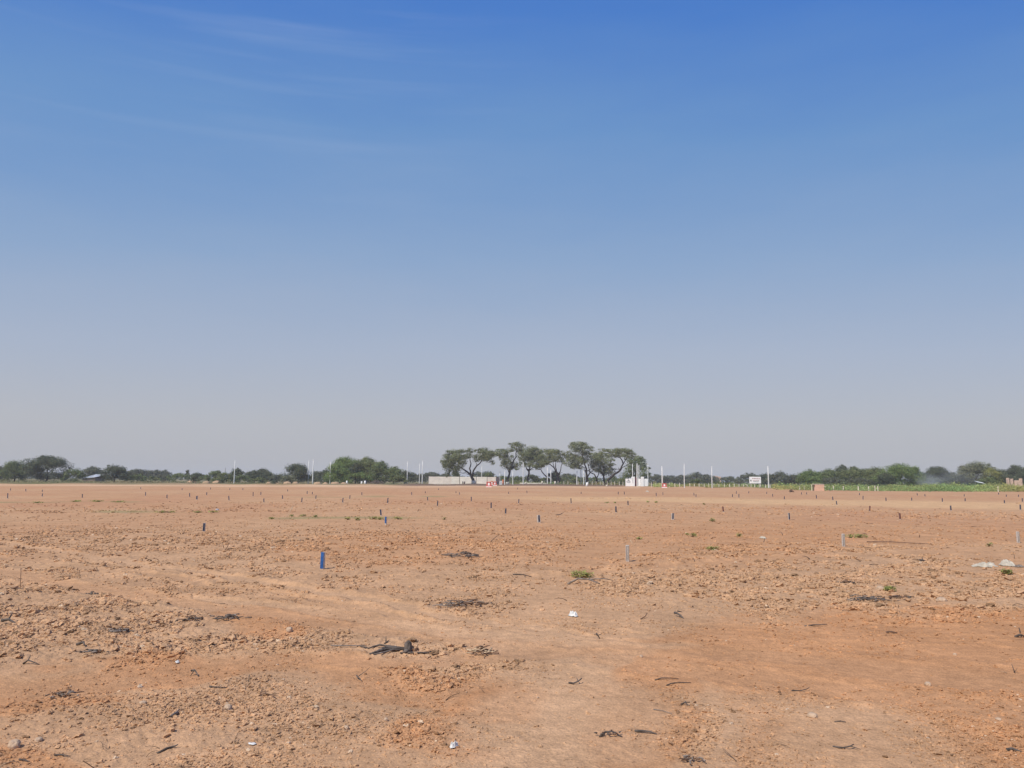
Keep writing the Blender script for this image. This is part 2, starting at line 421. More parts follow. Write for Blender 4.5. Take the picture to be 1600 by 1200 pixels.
def leaf_mat(name, col, trans=.22):
    m, t, b = new_mat(name)
    at = t.nodes.new('ShaderNodeAttribute'); at.attribute_name = 'tint'
    mu = t.nodes.new('ShaderNodeMix'); mu.data_type = 'RGBA'; mu.blend_type = 'MULTIPLY'; mu.inputs[0].default_value = 1
    mu.inputs[6].default_value = (*col, 1); t.links.new(at.outputs['Color'], mu.inputs[7])
    t.links.new(mu.outputs[2], b.inputs['Base Color'])
    b.inputs['Roughness'].default_value = .6; b.inputs['Specular IOR Level'].default_value = .2
    tr = t.nodes.new('ShaderNodeBsdfTranslucent'); t.links.new(mu.outputs[2], tr.inputs[0])
    ms = t.nodes.new('ShaderNodeMixShader'); ms.inputs[0].default_value = trans
    t.links.new(b.outputs[0], ms.inputs[1]); t.links.new(tr.outputs[0], ms.inputs[2])
    t.links.new(ms.outputs[0], t.nodes['Material Output'].inputs[0])
    return m
M_SOIL = soil_mat()
LEAF = {
    'acacia': leaf_mat('acacia_leaves', (.190, .212, .105)),
    'olive': leaf_mat('olive_leaves', (.165, .195, .082)),
    'dark': leaf_mat('dark_leaves', (.100, .122, .070)),
    'mid': leaf_mat('mid_green_leaves', (.145, .185, .078)),
    'bright': leaf_mat('bright_leaves', (.170, .235, .078), .3),
    'pale': leaf_mat('pale_grey_leaves', (.21, .225, .145)),
    'yellow': leaf_mat('yellow_green_leaves', (.25, .26, .085)),
    'grey': leaf_mat('greyish_leaves', (.125, .140, .092)),
    'grass': leaf_mat('long_grass', (.42, .43, .16), .45),
    'drygrass': leaf_mat('dry_grass', (.24, .20, .10), .3),
    'weed': leaf_mat('weed_leaves', (.32, .36, .13), .45),
}
M_BARK = simple('bark', (.05, .04, .034), .9, .35, 3.0, .4)
M_WHITEWASH = simple('whitewash', (.62, .60, .56), .9, .12, 4.0)
M_WOOD_GREY = simple('weathered_wood', (.20, .165, .14), .9, .4, 14.0, .4)
M_WOOD_DARK = simple('charred_wood', (.105, .085, .072), .85, .5, 18.0, .4)
M_WOOD_BROWN = simple('dry_root_wood', (.16, .095, .062), .9, .4, 18.0, .4)
M_STRAW = simple('dry_straw', (.50, .38, .25), .85, .2, 20.0)
M_CONC = simple('pole_concrete', (.66, .66, .64), .85, .08, 1.2, .1)
M_POST = simple('fence_post_concrete', (.66, .61, .50), .9, .15, 3.0)
M_PINKWALL = simple('pinkish_wall_panels', (.84, .74, .67), .9, .07, .7, .1)
M_PINKWALL2 = simple('pale_wall_panels', (.87, .81, .74), .9, .06, .7, .1)
M_DARKGAP = simple('dark_joint', (.10, .075, .06), .9, .2, 3.0)
M_WHITE = simple('white_paint', (.89, .89, .88), .6, .03, 2.0)
M_INK = simple('dark_sign_ink', (.07, .075, .08), .6, .1, 8.0)
M_REDINK = simple('red_sign_ink', (.36, .12, .12), .6, .15, 8.0)
M_MAROON = simple('maroon_gate_paint', (.20, .05, .06), .5, .15, 3.0)
M_RED = simple('red_plastic', (.56, .14, .11), .45, .12, 3.0, 0, .4)
M_ORANGE = simple('orange_plastic', (.62, .20, .08), .45, .12, 3.0, 0, .4)
M_BLOCK = simple('tan_render', (.70, .45, .32), .9, .07, 2.0, .1)
M_BRICK = simple('pale_clay_brick', (.62, .44, .34), .9, .16, 2.5, .3)
M_SHEET = simple('white_roof_sheet', (.74, .75, .75), .5, .05, .5)
M_MUD = simple('mud_wall', (.22, .17, .13), .9, .2, 1.0)
M_PEGBLUE = simple('blue_peg_paint', (.030, .105, .31), .6, .22, 20.0)
M_PEGDARK = simple('dark_blue_peg_paint', (.040, .050, .082), .6, .3, 20.0)
M_PEGRED = simple('dark_red_peg_paint', (.11, .025, .02), .6, .3, 20.0)
M_PEGGREY = simple('bare_grey_peg', (.50, .45, .40), .85, .22, 26.0, .2)
M_CLOTH = simple('dirty_white_cloth', (.47, .42, .335), .9, .18, 7.0, .2)
M_PAPER = simple('white_plastic_litter', (.66, .65, .62), .5, .05, 9.0)
M_STONE = simple('pale_stone', (.46, .33, .225), .9, .2, 9.0, .3)

# ------------------------------------------------------------------ ground: one sheet to the horizon
def build_ground():
    nf = 1250
    th = np.concatenate([np.linspace(-math.pi, -0.80, 60, endpoint=False), np.linspace(-0.80, 0.80, nf, endpoint=False), np.linspace(0.80, math.pi, 60, endpoint=False)])
    rr = np.concatenate([[0.25, .6, 1.0, 1.5, 2.0, 2.6, 3.0], np.geomspace(3.3, 330, 1400), np.geomspace(340, 6000, 60)])
    T, RR = np.meshgrid(th, rr)
    X = (RR * np.sin(T)).ravel(); Y = (RR * np.cos(T)).ravel()
    Z = np.zeros_like(X); COL = np.zeros((len(X), 3), np.float32)
    for a in range(0, len(X), 200000):
        s = slice(a, a + 200000)
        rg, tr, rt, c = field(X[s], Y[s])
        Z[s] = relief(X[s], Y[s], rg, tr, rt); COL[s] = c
    nT, nR = len(th), len(rr)
    i, j = np.meshgrid(np.arange(nR - 1), np.arange(nT), indexing='ij')
    j2 = (j + 1) % nT
    Fq = np.stack([i * nT + j, (i + 1) * nT + j, (i + 1) * nT + j2, i * nT + j2], -1).reshape(-1, 4)
    Fq = Fq[:, ::-1]
    # the small hole under the camera
    V = np.stack([X, Y, Z], -1)
    V[:nT] *= [.02, .02, 1]
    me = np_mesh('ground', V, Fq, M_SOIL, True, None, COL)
    return tag(link('ground', me), 'bare reddish tan soil of a cleared field with wheel tracks', kind='structure')
build_ground()

# clods and twig litter: far too many to count
ICO = None
def ico():
    t = (1 + 5 ** .5) / 2
    v = np.array([(-1, t, 0), (1, t, 0), (-1, -t, 0), (1, -t, 0), (0, -1, t), (0, 1, t), (0, -1, -t), (0, 1, -t), (t, 0, -1), (t, 0, 1), (-t, 0, -1), (-t, 0, 1)], float)
    v /= np.linalg.norm(v[0])
    f = np.array([(0, 11, 5), (0, 5, 1), (0, 1, 7), (0, 7, 10), (0, 10, 11), (1, 5, 9), (5, 11, 4), (11, 10, 2), (10, 7, 6), (7, 1, 8), (3, 9, 4), (3, 4, 2), (3, 2, 6), (3, 6, 8), (3, 8, 9), (4, 9, 5), (2, 4, 11), (6, 2, 10), (8, 6, 7), (9, 8, 1)])
    return v, f
def subdiv(v, f):
    v = [tuple(a) for a in v]; idx = {}; out = []
    def mid(a, b):
        k = (min(a, b), max(a, b))
        if k not in idx:
            m = (np.array(v[a]) + np.array(v[b])) / 2; m /= np.linalg.norm(m); v.append(tuple(m)); idx[k] = len(v) - 1
        return idx[k]
    for a, b, c in f:
        x, y, z = mid(a, b), mid(b, c), mid(c, a)
        out += [(a, x, z), (x, b, y), (z, y, c), (x, y, z)]
    return np.array(v), np.array(out)
ICO0 = ico(); ICO1 = subdiv(*ICO0); ICO2 = subdiv(*ICO1)
rng = np.random.default_rng(7)
def rotmats(n, full=True):
    a = rng.uniform(0, 2 * math.pi, n)
    z = np.zeros(n); o = np.ones(n)
    Rz = np.stack([np.cos(a), -np.sin(a), z, np.sin(a), np.cos(a), z, z, z, o], -1).reshape(n, 3, 3)
    b = rng.uniform(-.5, .5, n)
    Rx = np.stack([o, z, z, z, np.cos(b), -np.sin(b), z, np.sin(b), np.cos(b)], -1).reshape(n, 3, 3)
    return Rz @ Rx
def scatter_clods(n_try):
    px = rng.uniform(-160, 1760, n_try)
    py = np.where(rng.random(n_try) < .35, rng.uniform(770, 860, n_try), rng.uniform(820, 1240, n_try))
    d = np.stack([(px - 800) / F, -(py - 600) / F, -np.ones(n_try)], -1) @ CR.T
    t = HC / -d[:, 2]; x = d[:, 0] * t; y = d[:, 1] * t
    rg, tr, rt, col = field(x, y)
    dist = np.hypot(x, y)
    rmin = 0.75 * dist / 769.0
    u = rng.random(n_try)
    rad = rmin * (1 - u * .9985) ** -.52
    cap = (.0125 + .033 * rg) * np.clip(.6 + dist / 19, .6, 2.5)
    pr = np.clip(.30 + .62 * rg, 0, 1) * (1 - .74 * tr)
    clump = np.clip(.42 + 1.0 * perlin(x * 1.1, y * 1.1, 61) + .5 * perlin(x * .35, y * .35, 62), .04, 1)
    keep = (rad < cap) & (rng.random(n_try) < pr * clump)
    for qx, qy in ((503.5, 889), (318.5, 830), (980.5, 877), (1318.3, 854), (1591.3, 848), (602.5, 820)):
        r = ray(qx, qy); tt = HC / -r[2]
        keep &= ((x - r[0] * tt) / .22) ** 2 + ((y - r[1] * tt + .35) / .55) ** 2 > 1
    x, y, rad, col, rg, tr, dist = x[keep], y[keep], rad[keep], col[keep], rg[keep], tr[keep], dist[keep]
    z = height(x, y)
    px_r = rad * 769 / dist
    Vs, Fs, Cs = [], [], []; off = 0
    for proto, sel in ((ICO1, px_r > 1.5), (ICO0, px_r <= 1.5)):
        k = np.nonzero(sel)[0]; n = len(k)
        if n == 0: continue
        pv, pf = proto
        base = np.broadcast_to(pv, (n,) + pv.shape).copy()
        base *= (1 + .27 * rng.standard_normal((n, len(pv), 1))).clip(.5, 1.6)
        base *= np.stack([rng.uniform(.8, 1.5, n), rng.uniform(.7, 1.2, n), rng.uniform(.40, .75, n)], -1)[:, None]
        base = np.einsum('nij,nvj->nvi', rotmats(n), base) * rad[k][:, None, None]
        base += np.stack([x[k], y[k], z[k] + rad[k] * rng.uniform(-.12, .30, n)], -1)[:, None]
        c = col[k] * rng.uniform(.93, 1.12, n)[:, None]
        dk = rng.random(n); c[dk < .05] *= .55; c[dk > .988] = np.array([.60, .44, .30])
        Vs.append(base.reshape(-1, 3)); Cs.append(np.repeat(c, len(pv), 0))
        Fs.append((pf[None] + (np.arange(n) * len(pv))[:, None, None] + off).reshape(-1, 3)); off += n * len(pv)
    me = np_mesh('soil_clods', np.concatenate(Vs), np.concatenate(Fs), M_SOIL, False, None, np.concatenate(Cs))
    tag(link('soil_clods', me), 'countless crumbly clods and small stones strewn over the soil', 'clods', kind='stuff')
    print('clods', len(x))
scatter_clods(480000)
def scatter_twigs(n):
    px = rng.uniform(-100, 1700, n); py = 790 + 440 * rng.random(n) ** 1.25
    d = np.stack([(px - 800) / F, -(py - 600) / F, -np.ones(n)], -1) @ CR.T
    t = HC / -d[:, 2]; x = d[:, 0] * t; y = d[:, 1] * t
    rg, tr, rt, col = field(x, y)
    keep = rng.random(n) < np.clip(.25 + .8 * rg, 0, 1) * (1 - .85 * tr) * np.clip(.4 + perlin(x * .9, y * .9, 71), .05, 1)
    x, y = x[keep], y[keep]; n = len(x); dist = np.hypot(x, y)
    ln = np.clip(rng.lognormal(math.log(.055), .6, n), .02, .24) * np.clip(dist / 12, .7, 1.8)
    r = np.clip(ln * .035, .0013, .005) * np.clip(dist / 10, .8, 2.2)
    a = rng.uniform(0, 2 * math.pi, n); el = np.abs(rng.normal(0, .28, n))
    z0 = height(x, y)
    D = np.stack([np.cos(a) * np.cos(el), np.sin(a) * np.cos(el), np.sin(el)], -1)
    S = np.stack([-np.sin(a), np.cos(a), np.zeros(n)], -1)
    U = np.cross(D, S)
    segs = 4; Vs = []
    c0 = np.stack([x, y, z0 + r * .7], -1)
    bend = rng.normal(0, .18, n)[:, None]; bend2 = np.abs(rng.normal(0, .10, n))[:, None]
    for s in range(segs):
        f = s / (segs - 1)
        c = c0 + D * (ln * f)[:, None] + S * bend * (ln * (4 * f * (1 - f)))[:, None] * .4 + U * bend2 * (ln * (4 * f * (1 - f)))[:, None]
        for k in range(3):
            an = 2 * math.pi * k / 3
            Vs.append(c + (S * math.cos(an) + U * math.sin(an)) * (r * (1 - .55 * f))[:, None])
    V = np.stack(Vs, 1).reshape(-1, 3)
    f = []
    for s in range(segs - 1):
        for k in range(3):
            f.append((s * 3 + k, s * 3 + (k + 1) % 3, s * 3 + 3 + (k + 1) % 3, s * 3 + 3 + k))
    f = np.array(f)
    Fq = (f[None] + (np.arange(n) * segs * 3)[:, None, None]).reshape(-1, 4)
    pal = np.array([(.13, .085, .058), (.20, .13, .085), (.09, .066, .054), (.50, .37, .25), (.25, .15, .09)])
    c = pal[rng.choice(5, n, p=[.3, .24, .22, .12, .12])]
    me = np_mesh('twig_litter', V, Fq, M_SOIL, True, None, np.repeat(c, segs * 3, 0))
    tag(link('twig_litter', me), 'fine dry twigs and root bits scattered over the soil', 'twigs', kind='stuff')
    print('twigs', n)
scatter_twigs(5200)

# ------------------------------------------------------------------ leaves, grass, weeds
def leaf_quads(Pts, size, rs, up=.5, aspect=.62, out=None):
    """small four-sided leaves at Pts; returns V, F"""
    n = len(Pts)
    nrm = rs.standard_normal((n, 3)); nrm[:, 2] = np.abs(nrm[:, 2]) * (1 if out is None else .4) + up
    if out is not None: nrm = nrm * .65 + out * 1.5
    nrm /= np.linalg.norm(nrm, axis=1)[:, None]
    t = rs.standard_normal((n, 3)); t -= nrm * (t * nrm).sum(1)[:, None]; t /= np.linalg.norm(t, axis=1)[:, None]
    b = np.cross(nrm, t)
    s = size * rs.uniform(.6, 1.35, n)[:, None]
    k = aspect
    V = np.stack([Pts - t * s * .5, Pts + b * s * k * .5 - t * s * .05, Pts + t * s * .5 + nrm * s * .08, Pts - b * s * k * .5 - t * s * .05], 1).reshape(-1, 3)
    Fq = np.arange(n * 4).reshape(n, 4)
    return V, Fq
def puff_points(puffs, dens, rs, hollow=.35):
    """puffs: (centre, (rx, ry, rz)); dens: leaves per square metre of silhouette"""
    out = []; tints = []; dirs = []
    for c, r in puffs:
        r = np.array(r); c = np.array(c)
        n = max(6, int(dens * math.pi * r[0] * r[2]))
        d = rs.standard_normal((n, 3)); d /= np.linalg.norm(d, axis=1)[:, None]
        u = hollow + (1.08 - hollow) * rs.random(n) ** .55
        q = d * u[:, None]
        # sub-clumps so the outline is uneven
        k = max(3, n // 60)
        cd = rs.standard_normal((k, 3)); cd /= np.linalg.norm(cd, axis=1)[:, None]
        w = (d @ cd.T).max(1)
        q *= (.62 + .58 * sstep(.45, .98, w))[:, None]
        out.append(c + q * r); dirs.append(d)
        tints.append(np.full(n, rs.uniform(.82, 1.18)) * rs.uniform(.7, 1.3, n))
    return np.concatenate(out), np.concatenate(tints), np.concatenate(dirs)
def crown(puffs, leaf, dens, rs, mat, parent, name='crown', up=.5):
    pts, tint, dr = puff_points(puffs, dens, rs)
    V, Fq = leaf_quads(pts, leaf, rs, up, .62, dr)
    V = V - np.array(parent.location)
    col = np.repeat(np.stack([tint * rs.uniform(.92, 1.12, len(tint)), tint, tint * rs.uniform(.8, 1.1, len(tint))], -1), 4, 0)
    me = np_mesh(name, V, Fq, mat, False, None, np.clip(col, .3, 1.9))
    return link(name, me, parent)
def bush_tree(px, ytop, w, depth, mat, name, label, cat='tree', group=None, ybase=None, seed=0, trunk=True, squat=.0, spiky=0.0, extra=None):
    """a tree or shrub whose crown spans w photograph pixels and reaches ytop"""
    rs = np.random.default_rng(1000 + seed)
    s = depth / F; w = w * (1.18 if depth < 350 else 1.35)
    g = on_ground(px, 752, depth)
    if ybase is not None: g.z = min(g.z, P(px, ybase, depth).z)
    top = P(px, ytop, depth).z
    H = max(.6, top - g.z); W = w * s
    root = thing(name, label, cat, g, group)
    puffs = []
    n = int(np.clip(12 + W * H / 3.5, 14, 60))
    pr = np.clip(.24 * min(W, H), .35, 1.75)
    low = .10 if not trunk or squat < .3 else squat
    for i in range(n):
        a = rs.uniform(0, 2 * math.pi); q = rs.random() ** .35
        zf = low + (1 - low) * rs.random() ** .8
        # dome profile
        prof = math.sqrt(max(.05, 1 - max(0, (zf - .35) / .65) ** 2)) * (.72 + .28 * min(1, zf / .35))
        rr_ = pr * rs.uniform(.7, 1.25)
        R_ = max(0.0, W / 2 * prof - rr_ * .75) * q
        z = g.z + min(zf * H, H - rr_ * .72)
        zt = (H - rr_ * .72) * (1 - .42 * min(1, 2 * R_ / W) ** 2) * rs.uniform(.84, 1.0)
        z = g.z + min(zf * H, zt)
        puffs.append(((g.x + R_ * math.cos(a), g.y + R_ * math.sin(a) * .8, max(z, g.z + rr_ * .4)), (rr_ * 1.15, rr_ * 1.1, rr_ * .78)))
        if i % 3 == 0:      # small sprays that break the outline
            q2 = rr_ * rs.uniform(.28, .5); a2 = rs.uniform(0, math.pi)
            puffs.append(((g.x + R_ * math.cos(a) + rr_ * 1.1 * math.cos(a2), g.y + R_ * math.sin(a) * .8, max(z + rr_ * .75 * math.sin(a2), g.z + q2)), (q2 * 1.3, q2, q2 * .8)))
    # make sure both sides and the top are reached
    for fx, fz in ((-.40, .35), (.40, .38), (-.22, .72), (.24, .70), (.0, .86)):
        rr_ = pr * rs.uniform(.85, 1.1)
        puffs.append(((g.x + fx * W + rs.normal(0, .04) * W, g.y + rs.normal(0, .1) * W, g.z + min(fz * H, H - rr_ * .75)), (rr_ * 1.1, rr_, rr_ * .78)))
    leaf = depth / F * 1.35
    dens = 4.4 / (leaf * leaf)
    if trunk:
        tb = MB(); r0 = max(.10, .028 * H)
        tops = [rs.uniform(-.25, .25) * W for _ in range(3)]
        tb.tube([g - Vector((0, 0, .2)), g + Vector((.02 * W, 0, .16 * H)), g + Vector((-.01 * W, .03 * W, .32 * H))], [r0 * 1.35, r0, r0 * .8])
        for k, tx in enumerate(tops):
            tb.tube([g + Vector((-.01 * W, .03 * W, .28 * H)), g + Vector((tx * .5, (k - 1) * .10 * W, .5 * H)), g + Vector((tx, (k - 1) * .18 * W, .78 * H))], [r0 * .6, r0 * .42, r0 * .15], 5)
        tb.build('trunk', M_BARK, root, True)
    crown(puffs, leaf, dens, rs, LEAF[mat], root, 'crown' if trunk else 'foliage')
    if extra:
        sp = MB(); gx = P(extra[0], extra[1], depth)
        sp.tube([Vector((gx.x, g.y, g.z + .4 * H)), Vector((gx.x + .1, g.y, (gx.z + g.z + .4 * H) / 2)), gx], [.12, .09, .04], 5)
        sp.build('bare_branch', M_BARK, root, True)
    return root

# ------------------------------------------------------------------ the acacias of the middle
def acacia(label, depth, base, limbs, puffs, mat='acacia', band=None, seed=0, r0=.36, dens_k=6.0, second=None):
    rs = np.random.default_rng(2000 + seed)
    s = depth / F
    g = on_ground(base[0], base[1], depth)
    root = thing('acacia_tree', label, 'tree', g, 'flat topped acacias in the middle of the far field edge')
    tb = MB()
    for k, (pts, ra, rb) in enumerate(limbs):
        dep = 0.0 if k == 0 else rs.uniform(-2.2, 2.2)
        W = []
        for i, (x, y) in enumerate(pts):
            f = i / max(1, len(pts) - 1)
            W.append(P(x, y, depth + dep * f))
        if k == 0 or y is None: pass
        if abs(pts[0][1] - base[1]) < 2.5: W[0] = Vector((W[0].x, W[0].y, g.z - .3))
        # subdivide with a little crookedness
        Q = []
        for i in range(len(W) - 1):
            for f in (0, .5):
                p = W[i].lerp(W[i + 1], f)
                if f: p = p + Vector(rs.normal(0, .10, 3))
                Q.append(p)
        Q.append(W[-1])
        rad = [ra + (rb - ra) * i / (len(Q) - 1) for i in range(len(Q))]
        if k == 0: rad[0] = ra * 1.35
        tb.tube(Q, rad, 7)
        # twigs at the end
        for _ in range(5):
            e = Q[-1]; tb.tube([Q[-2], e, e + Vector((rs.normal(0, 1.3), rs.normal(0, 1.3), rs.uniform(.2, 1.2)))], [rb * .8, rb * .6, .03], 4)
    tb.build('trunk', M_BARK, root, True)
    if band:
        bb = MB(); a = P(limbs[0][0][0][0], base[1], depth); b = P(band[0], band[1], depth)
        bb.tube([Vector((g.x, g.y, g.z - .05)), Vector((b.x, b.y, b.z))], [limbs[0][1] * 1.42, limbs[0][1] * 1.16], 9)
        bb.build('whitewashed_trunk_base', M_WHITEWASH, root, True)
    pf = []
    for (x, y, rx, ry) in puffs:
        k = 1 + int(rx > 7)
        for q in range(k):
            dd = rs.uniform(-5.0, 5.0)
            pc = P(x + (rs.uniform(-.25, .25) * rx if k > 1 else 0), y + (rs.uniform(-.2, .2) * ry if k > 1 else 0), depth + dd)
            pf.append((pc, (rx * s * (.95 if k > 1 else 1.12), rx * s * .85, ry * s * (1.2 if k > 1 else 1.4))))
        if rx > 5:          # ragged sprays round the edge of each layer
            for q in range(3):
                aa = rs.uniform(0, 6.28); rr_ = rs.uniform(.30, .5)
                pe = P(x + rx * 1.05 * math.cos(aa), y - ry * .8 * math.sin(aa), depth + rs.uniform(-4, 4))
                pf.append((pe, (rx * s * rr_, rx * s * rr_, ry * s * rr_ * 1.1)))
    leaf = .30
    crown(pf, leaf, dens_k / (leaf * leaf), rs, LEAF[mat], root, 'crown', .9)
    return root

# ------------------------------------------------------------------ large structures along the far edge
def build_wall():
    d = 281.0
    a = on_ground(670, 757, d); b = on_ground(774.5, 757.5, d)
    top = P(720, 744.9, d).z; h = top - min(a.z, b.z) + .3
    z0 = min(a.z, b.z) - .3
    L_ = b.x - a.x
    root = thing('perimeter_wall', 'long low pinkish panel wall behind the leftmost acacia', 'wall', (a.x, d, a.z))
    cuts = [670, 705, 718, 744, 761, 774.5]
    xs = [on_ground(c, 757, d).x for c in cuts]
    for i in range(len(xs) - 1):
        p = MB(); w = xs[i + 1] - xs[i] - .16
        p.box(((xs[i] + xs[i + 1]) / 2, d, z0 + h / 2), (w, .18, h - (.0 if i % 2 else .05)))
        # faint horizontal slab joints of the panel
        for q in range(1, 5):
            p.box(((xs[i] + xs[i + 1]) / 2, d - .091, z0 + h * q / 5), (w - .1, .006, .018), m=1)
        p.build('wall_panel', [M_PINKWALL2 if i in (1, 2, 3) else M_PINKWALL, M_MUD], root)
    for i, x in enumerate(xs):
        p = MB(); p.box((x, d + (.0), z0 + h / 2 + .04), (.15, .24, h + .08)); p.build('wall_post', M_DARKGAP if i in (2, 3, 4) else M_PINKWALL, root)
    p = MB(); p.box((xs[-1] + .5, d + 5.2, z0 + h / 2 + .05), (.2, 10.0, h), rz=R(-7)); p.build('return_panel', M_BRICK, root)
build_wall()

def build_gate():
    d = 234.0; s = d / F
    g = on_ground(995, 760, d); z0 = g.z - .25
    root = thing('entrance_gate', 'white gate walls with emblem, pillars and a dark red leaf, right of the acacias', 'gate', g)
    X = lambda px: P(px, 756, d).x
    Zt = lambda px, py: P(px, py, d).z
    def blk(x0, x1, ytop, dy=0.0, t=.3, name='pillar', mat=M_WHITE, par=root):
        m = MB(); zt = Zt((x0 + x1) / 2, ytop)
        m.box(((X(x0) + X(x1)) / 2, d + dy, (z0 + zt) / 2), (X(x1) - X(x0), t, zt - z0), bev=.02)
        return m.build(name, mat, par)
    lw = blk(977.4, 986.7, 748.0, .05, .26, 'wing_wall')
    lp = blk(986.8, 991.8, 744.8, 0, .55, 'pillar')
    blk(992.1, 995.3, 746.5, .30, .07, 'gate_leaf', M_MAROON)
    blk(997.6, 1001.2, 748.0, .55, .25, 'side_wall')
    blk(1001.4, 1006.0, 744.9, 0.05, .6, 'pillar')
    blk(1006.1, 1012.6, 748.1, .1, .26, 'wing_wall')
    # emblem and lettering on the left wing, as far as they can be read
    fy = d + .05 - .13 - .006
    cx = X(982.2); ze = Zt(982, 750.4)
    e = MB()
    e.box((cx, fy, ze + .10), (.16, .012, .30), tilt=None); e.box((cx - .15, fy - .001, ze), (.26, .012, .13)); e.box((cx + .15, fy - .001, ze), (.26, .012, .13))
    e.box((cx, fy - .002, ze - .16), (.44, .012, .07))
    e.build('emblem', M_INK, lw)
    t = MB(); rs = random.Random(4)
    for row, (zz, w, hh) in enumerate(((Zt(982, 752.6), 1.24, .26), (Zt(982, 753.9), 1.12, .16))):
        n = 9
        for i in range(n):
            x = cx - w / 2 + w * (i + .5) / n
            cw = w / n
            if i == 4 and row == 0: continue
            t.box((x - cw * .28, fy, zz), (cw * .26, .010, hh)); 
            t.box((x + cw * .02, fy - .001, zz + hh * (.38 if rs.random() < .6 else -.38)), (cw * .5, .010, hh * .24))
            if rs.random() < .6: t.box((x + cw * .26, fy, zz + hh * rs.uniform(-.15, .15)), (cw * .2, .010, hh * .66))
    t.build('lettering', M_INK, lw)
    t = MB(); fx = X(988.7); fy2 = d - .275 - .006
    z = Zt(988.7, 747.2)
    for i in range(9):
        zz = z - i * .175
        t.box((fx, fy2, zz), (.17, .010, .045)); t.box((fx + rs.uniform(-.05, .05), fy2 - .001, zz - .06), (.05, .010, .10))
    t.build('lettering', M_INK, lp)
build_gate()

def build_billboard():
    d = 176.0
    g = on_ground(1180, 765, d)
    root = thing('billboard', 'white billboard with dark red script standing on two posts in front of the fence', 'sign', g)
    X = lambda px: P(px, 756, d).x
    z1 = P(1180, 745.0, d).z; z0 = P(1180, 755.3, d).z
    x0, x1 = X(1171), X(1189.2)
    b = MB(); b.box(((x0 + x1) / 2, d, (z0 + z1) / 2), (x1 - x0, .06, z1 - z0), bev=.012)
    bo = b.build('board', M_WHITE, root)
    for px in (1173.6, 1186.4):
        p = MB(); p.box((X(px), d + .08, (g.z - .4 + z1 - .1) / 2), (.12, .09, z1 - .1 - g.z + .4), bev=.015); p.build('post', M_POST, root)
    cx, cz, w, h = (x0 + x1) / 2, (z0 + z1) / 2, x1 - x0, z1 - z0
    fy = d - .03 - .007
    t = MB(); rs = random.Random(9)
    def script(xa, xb, z, hh, n, m):
        # joined handwriting-like strokes
        pts = []
        for i in range(n * 6 + 1):
            f = i / (n * 6)
            pts.append((xa + (xb - xa) * f + .03 * math.sin(i * 2.1), fy, z + hh * .5 * math.sin(i * 1.05) * (.6 + .4 * math.sin(i * .37 + 1)) + (hh * .25 if i % 11 == 3 else 0)))
        t.tube(pts, .030, 4, m)
    script(cx - .26 * w, cx + .42 * w, cz + .22 * h, .30, 9, 0)
    script(cx - .22 * w, cx + .34 * w, cz - .05 * h, .10, 7, 0)
    t.build('red_script', M_REDINK, bo)
    t = MB(); script(cx - .16 * w, cx + .32 * w, cz - .24 * h, .16, 8, 0); t.build('dark_script', M_INK, bo)
    e = MB(); ex = x0 + .13 * w
    e.tube([(ex + .10 * math.sin(a), fy, cz - .08 * h + .17 * math.cos(a)) for a in [k * math.pi / 8 for k in range(17)]], .035, 4)
    e.box((ex, fy, cz - .08 * h), (.08, .010, .20))
    e.build('emblem', M_INK, bo)
build_billboard()

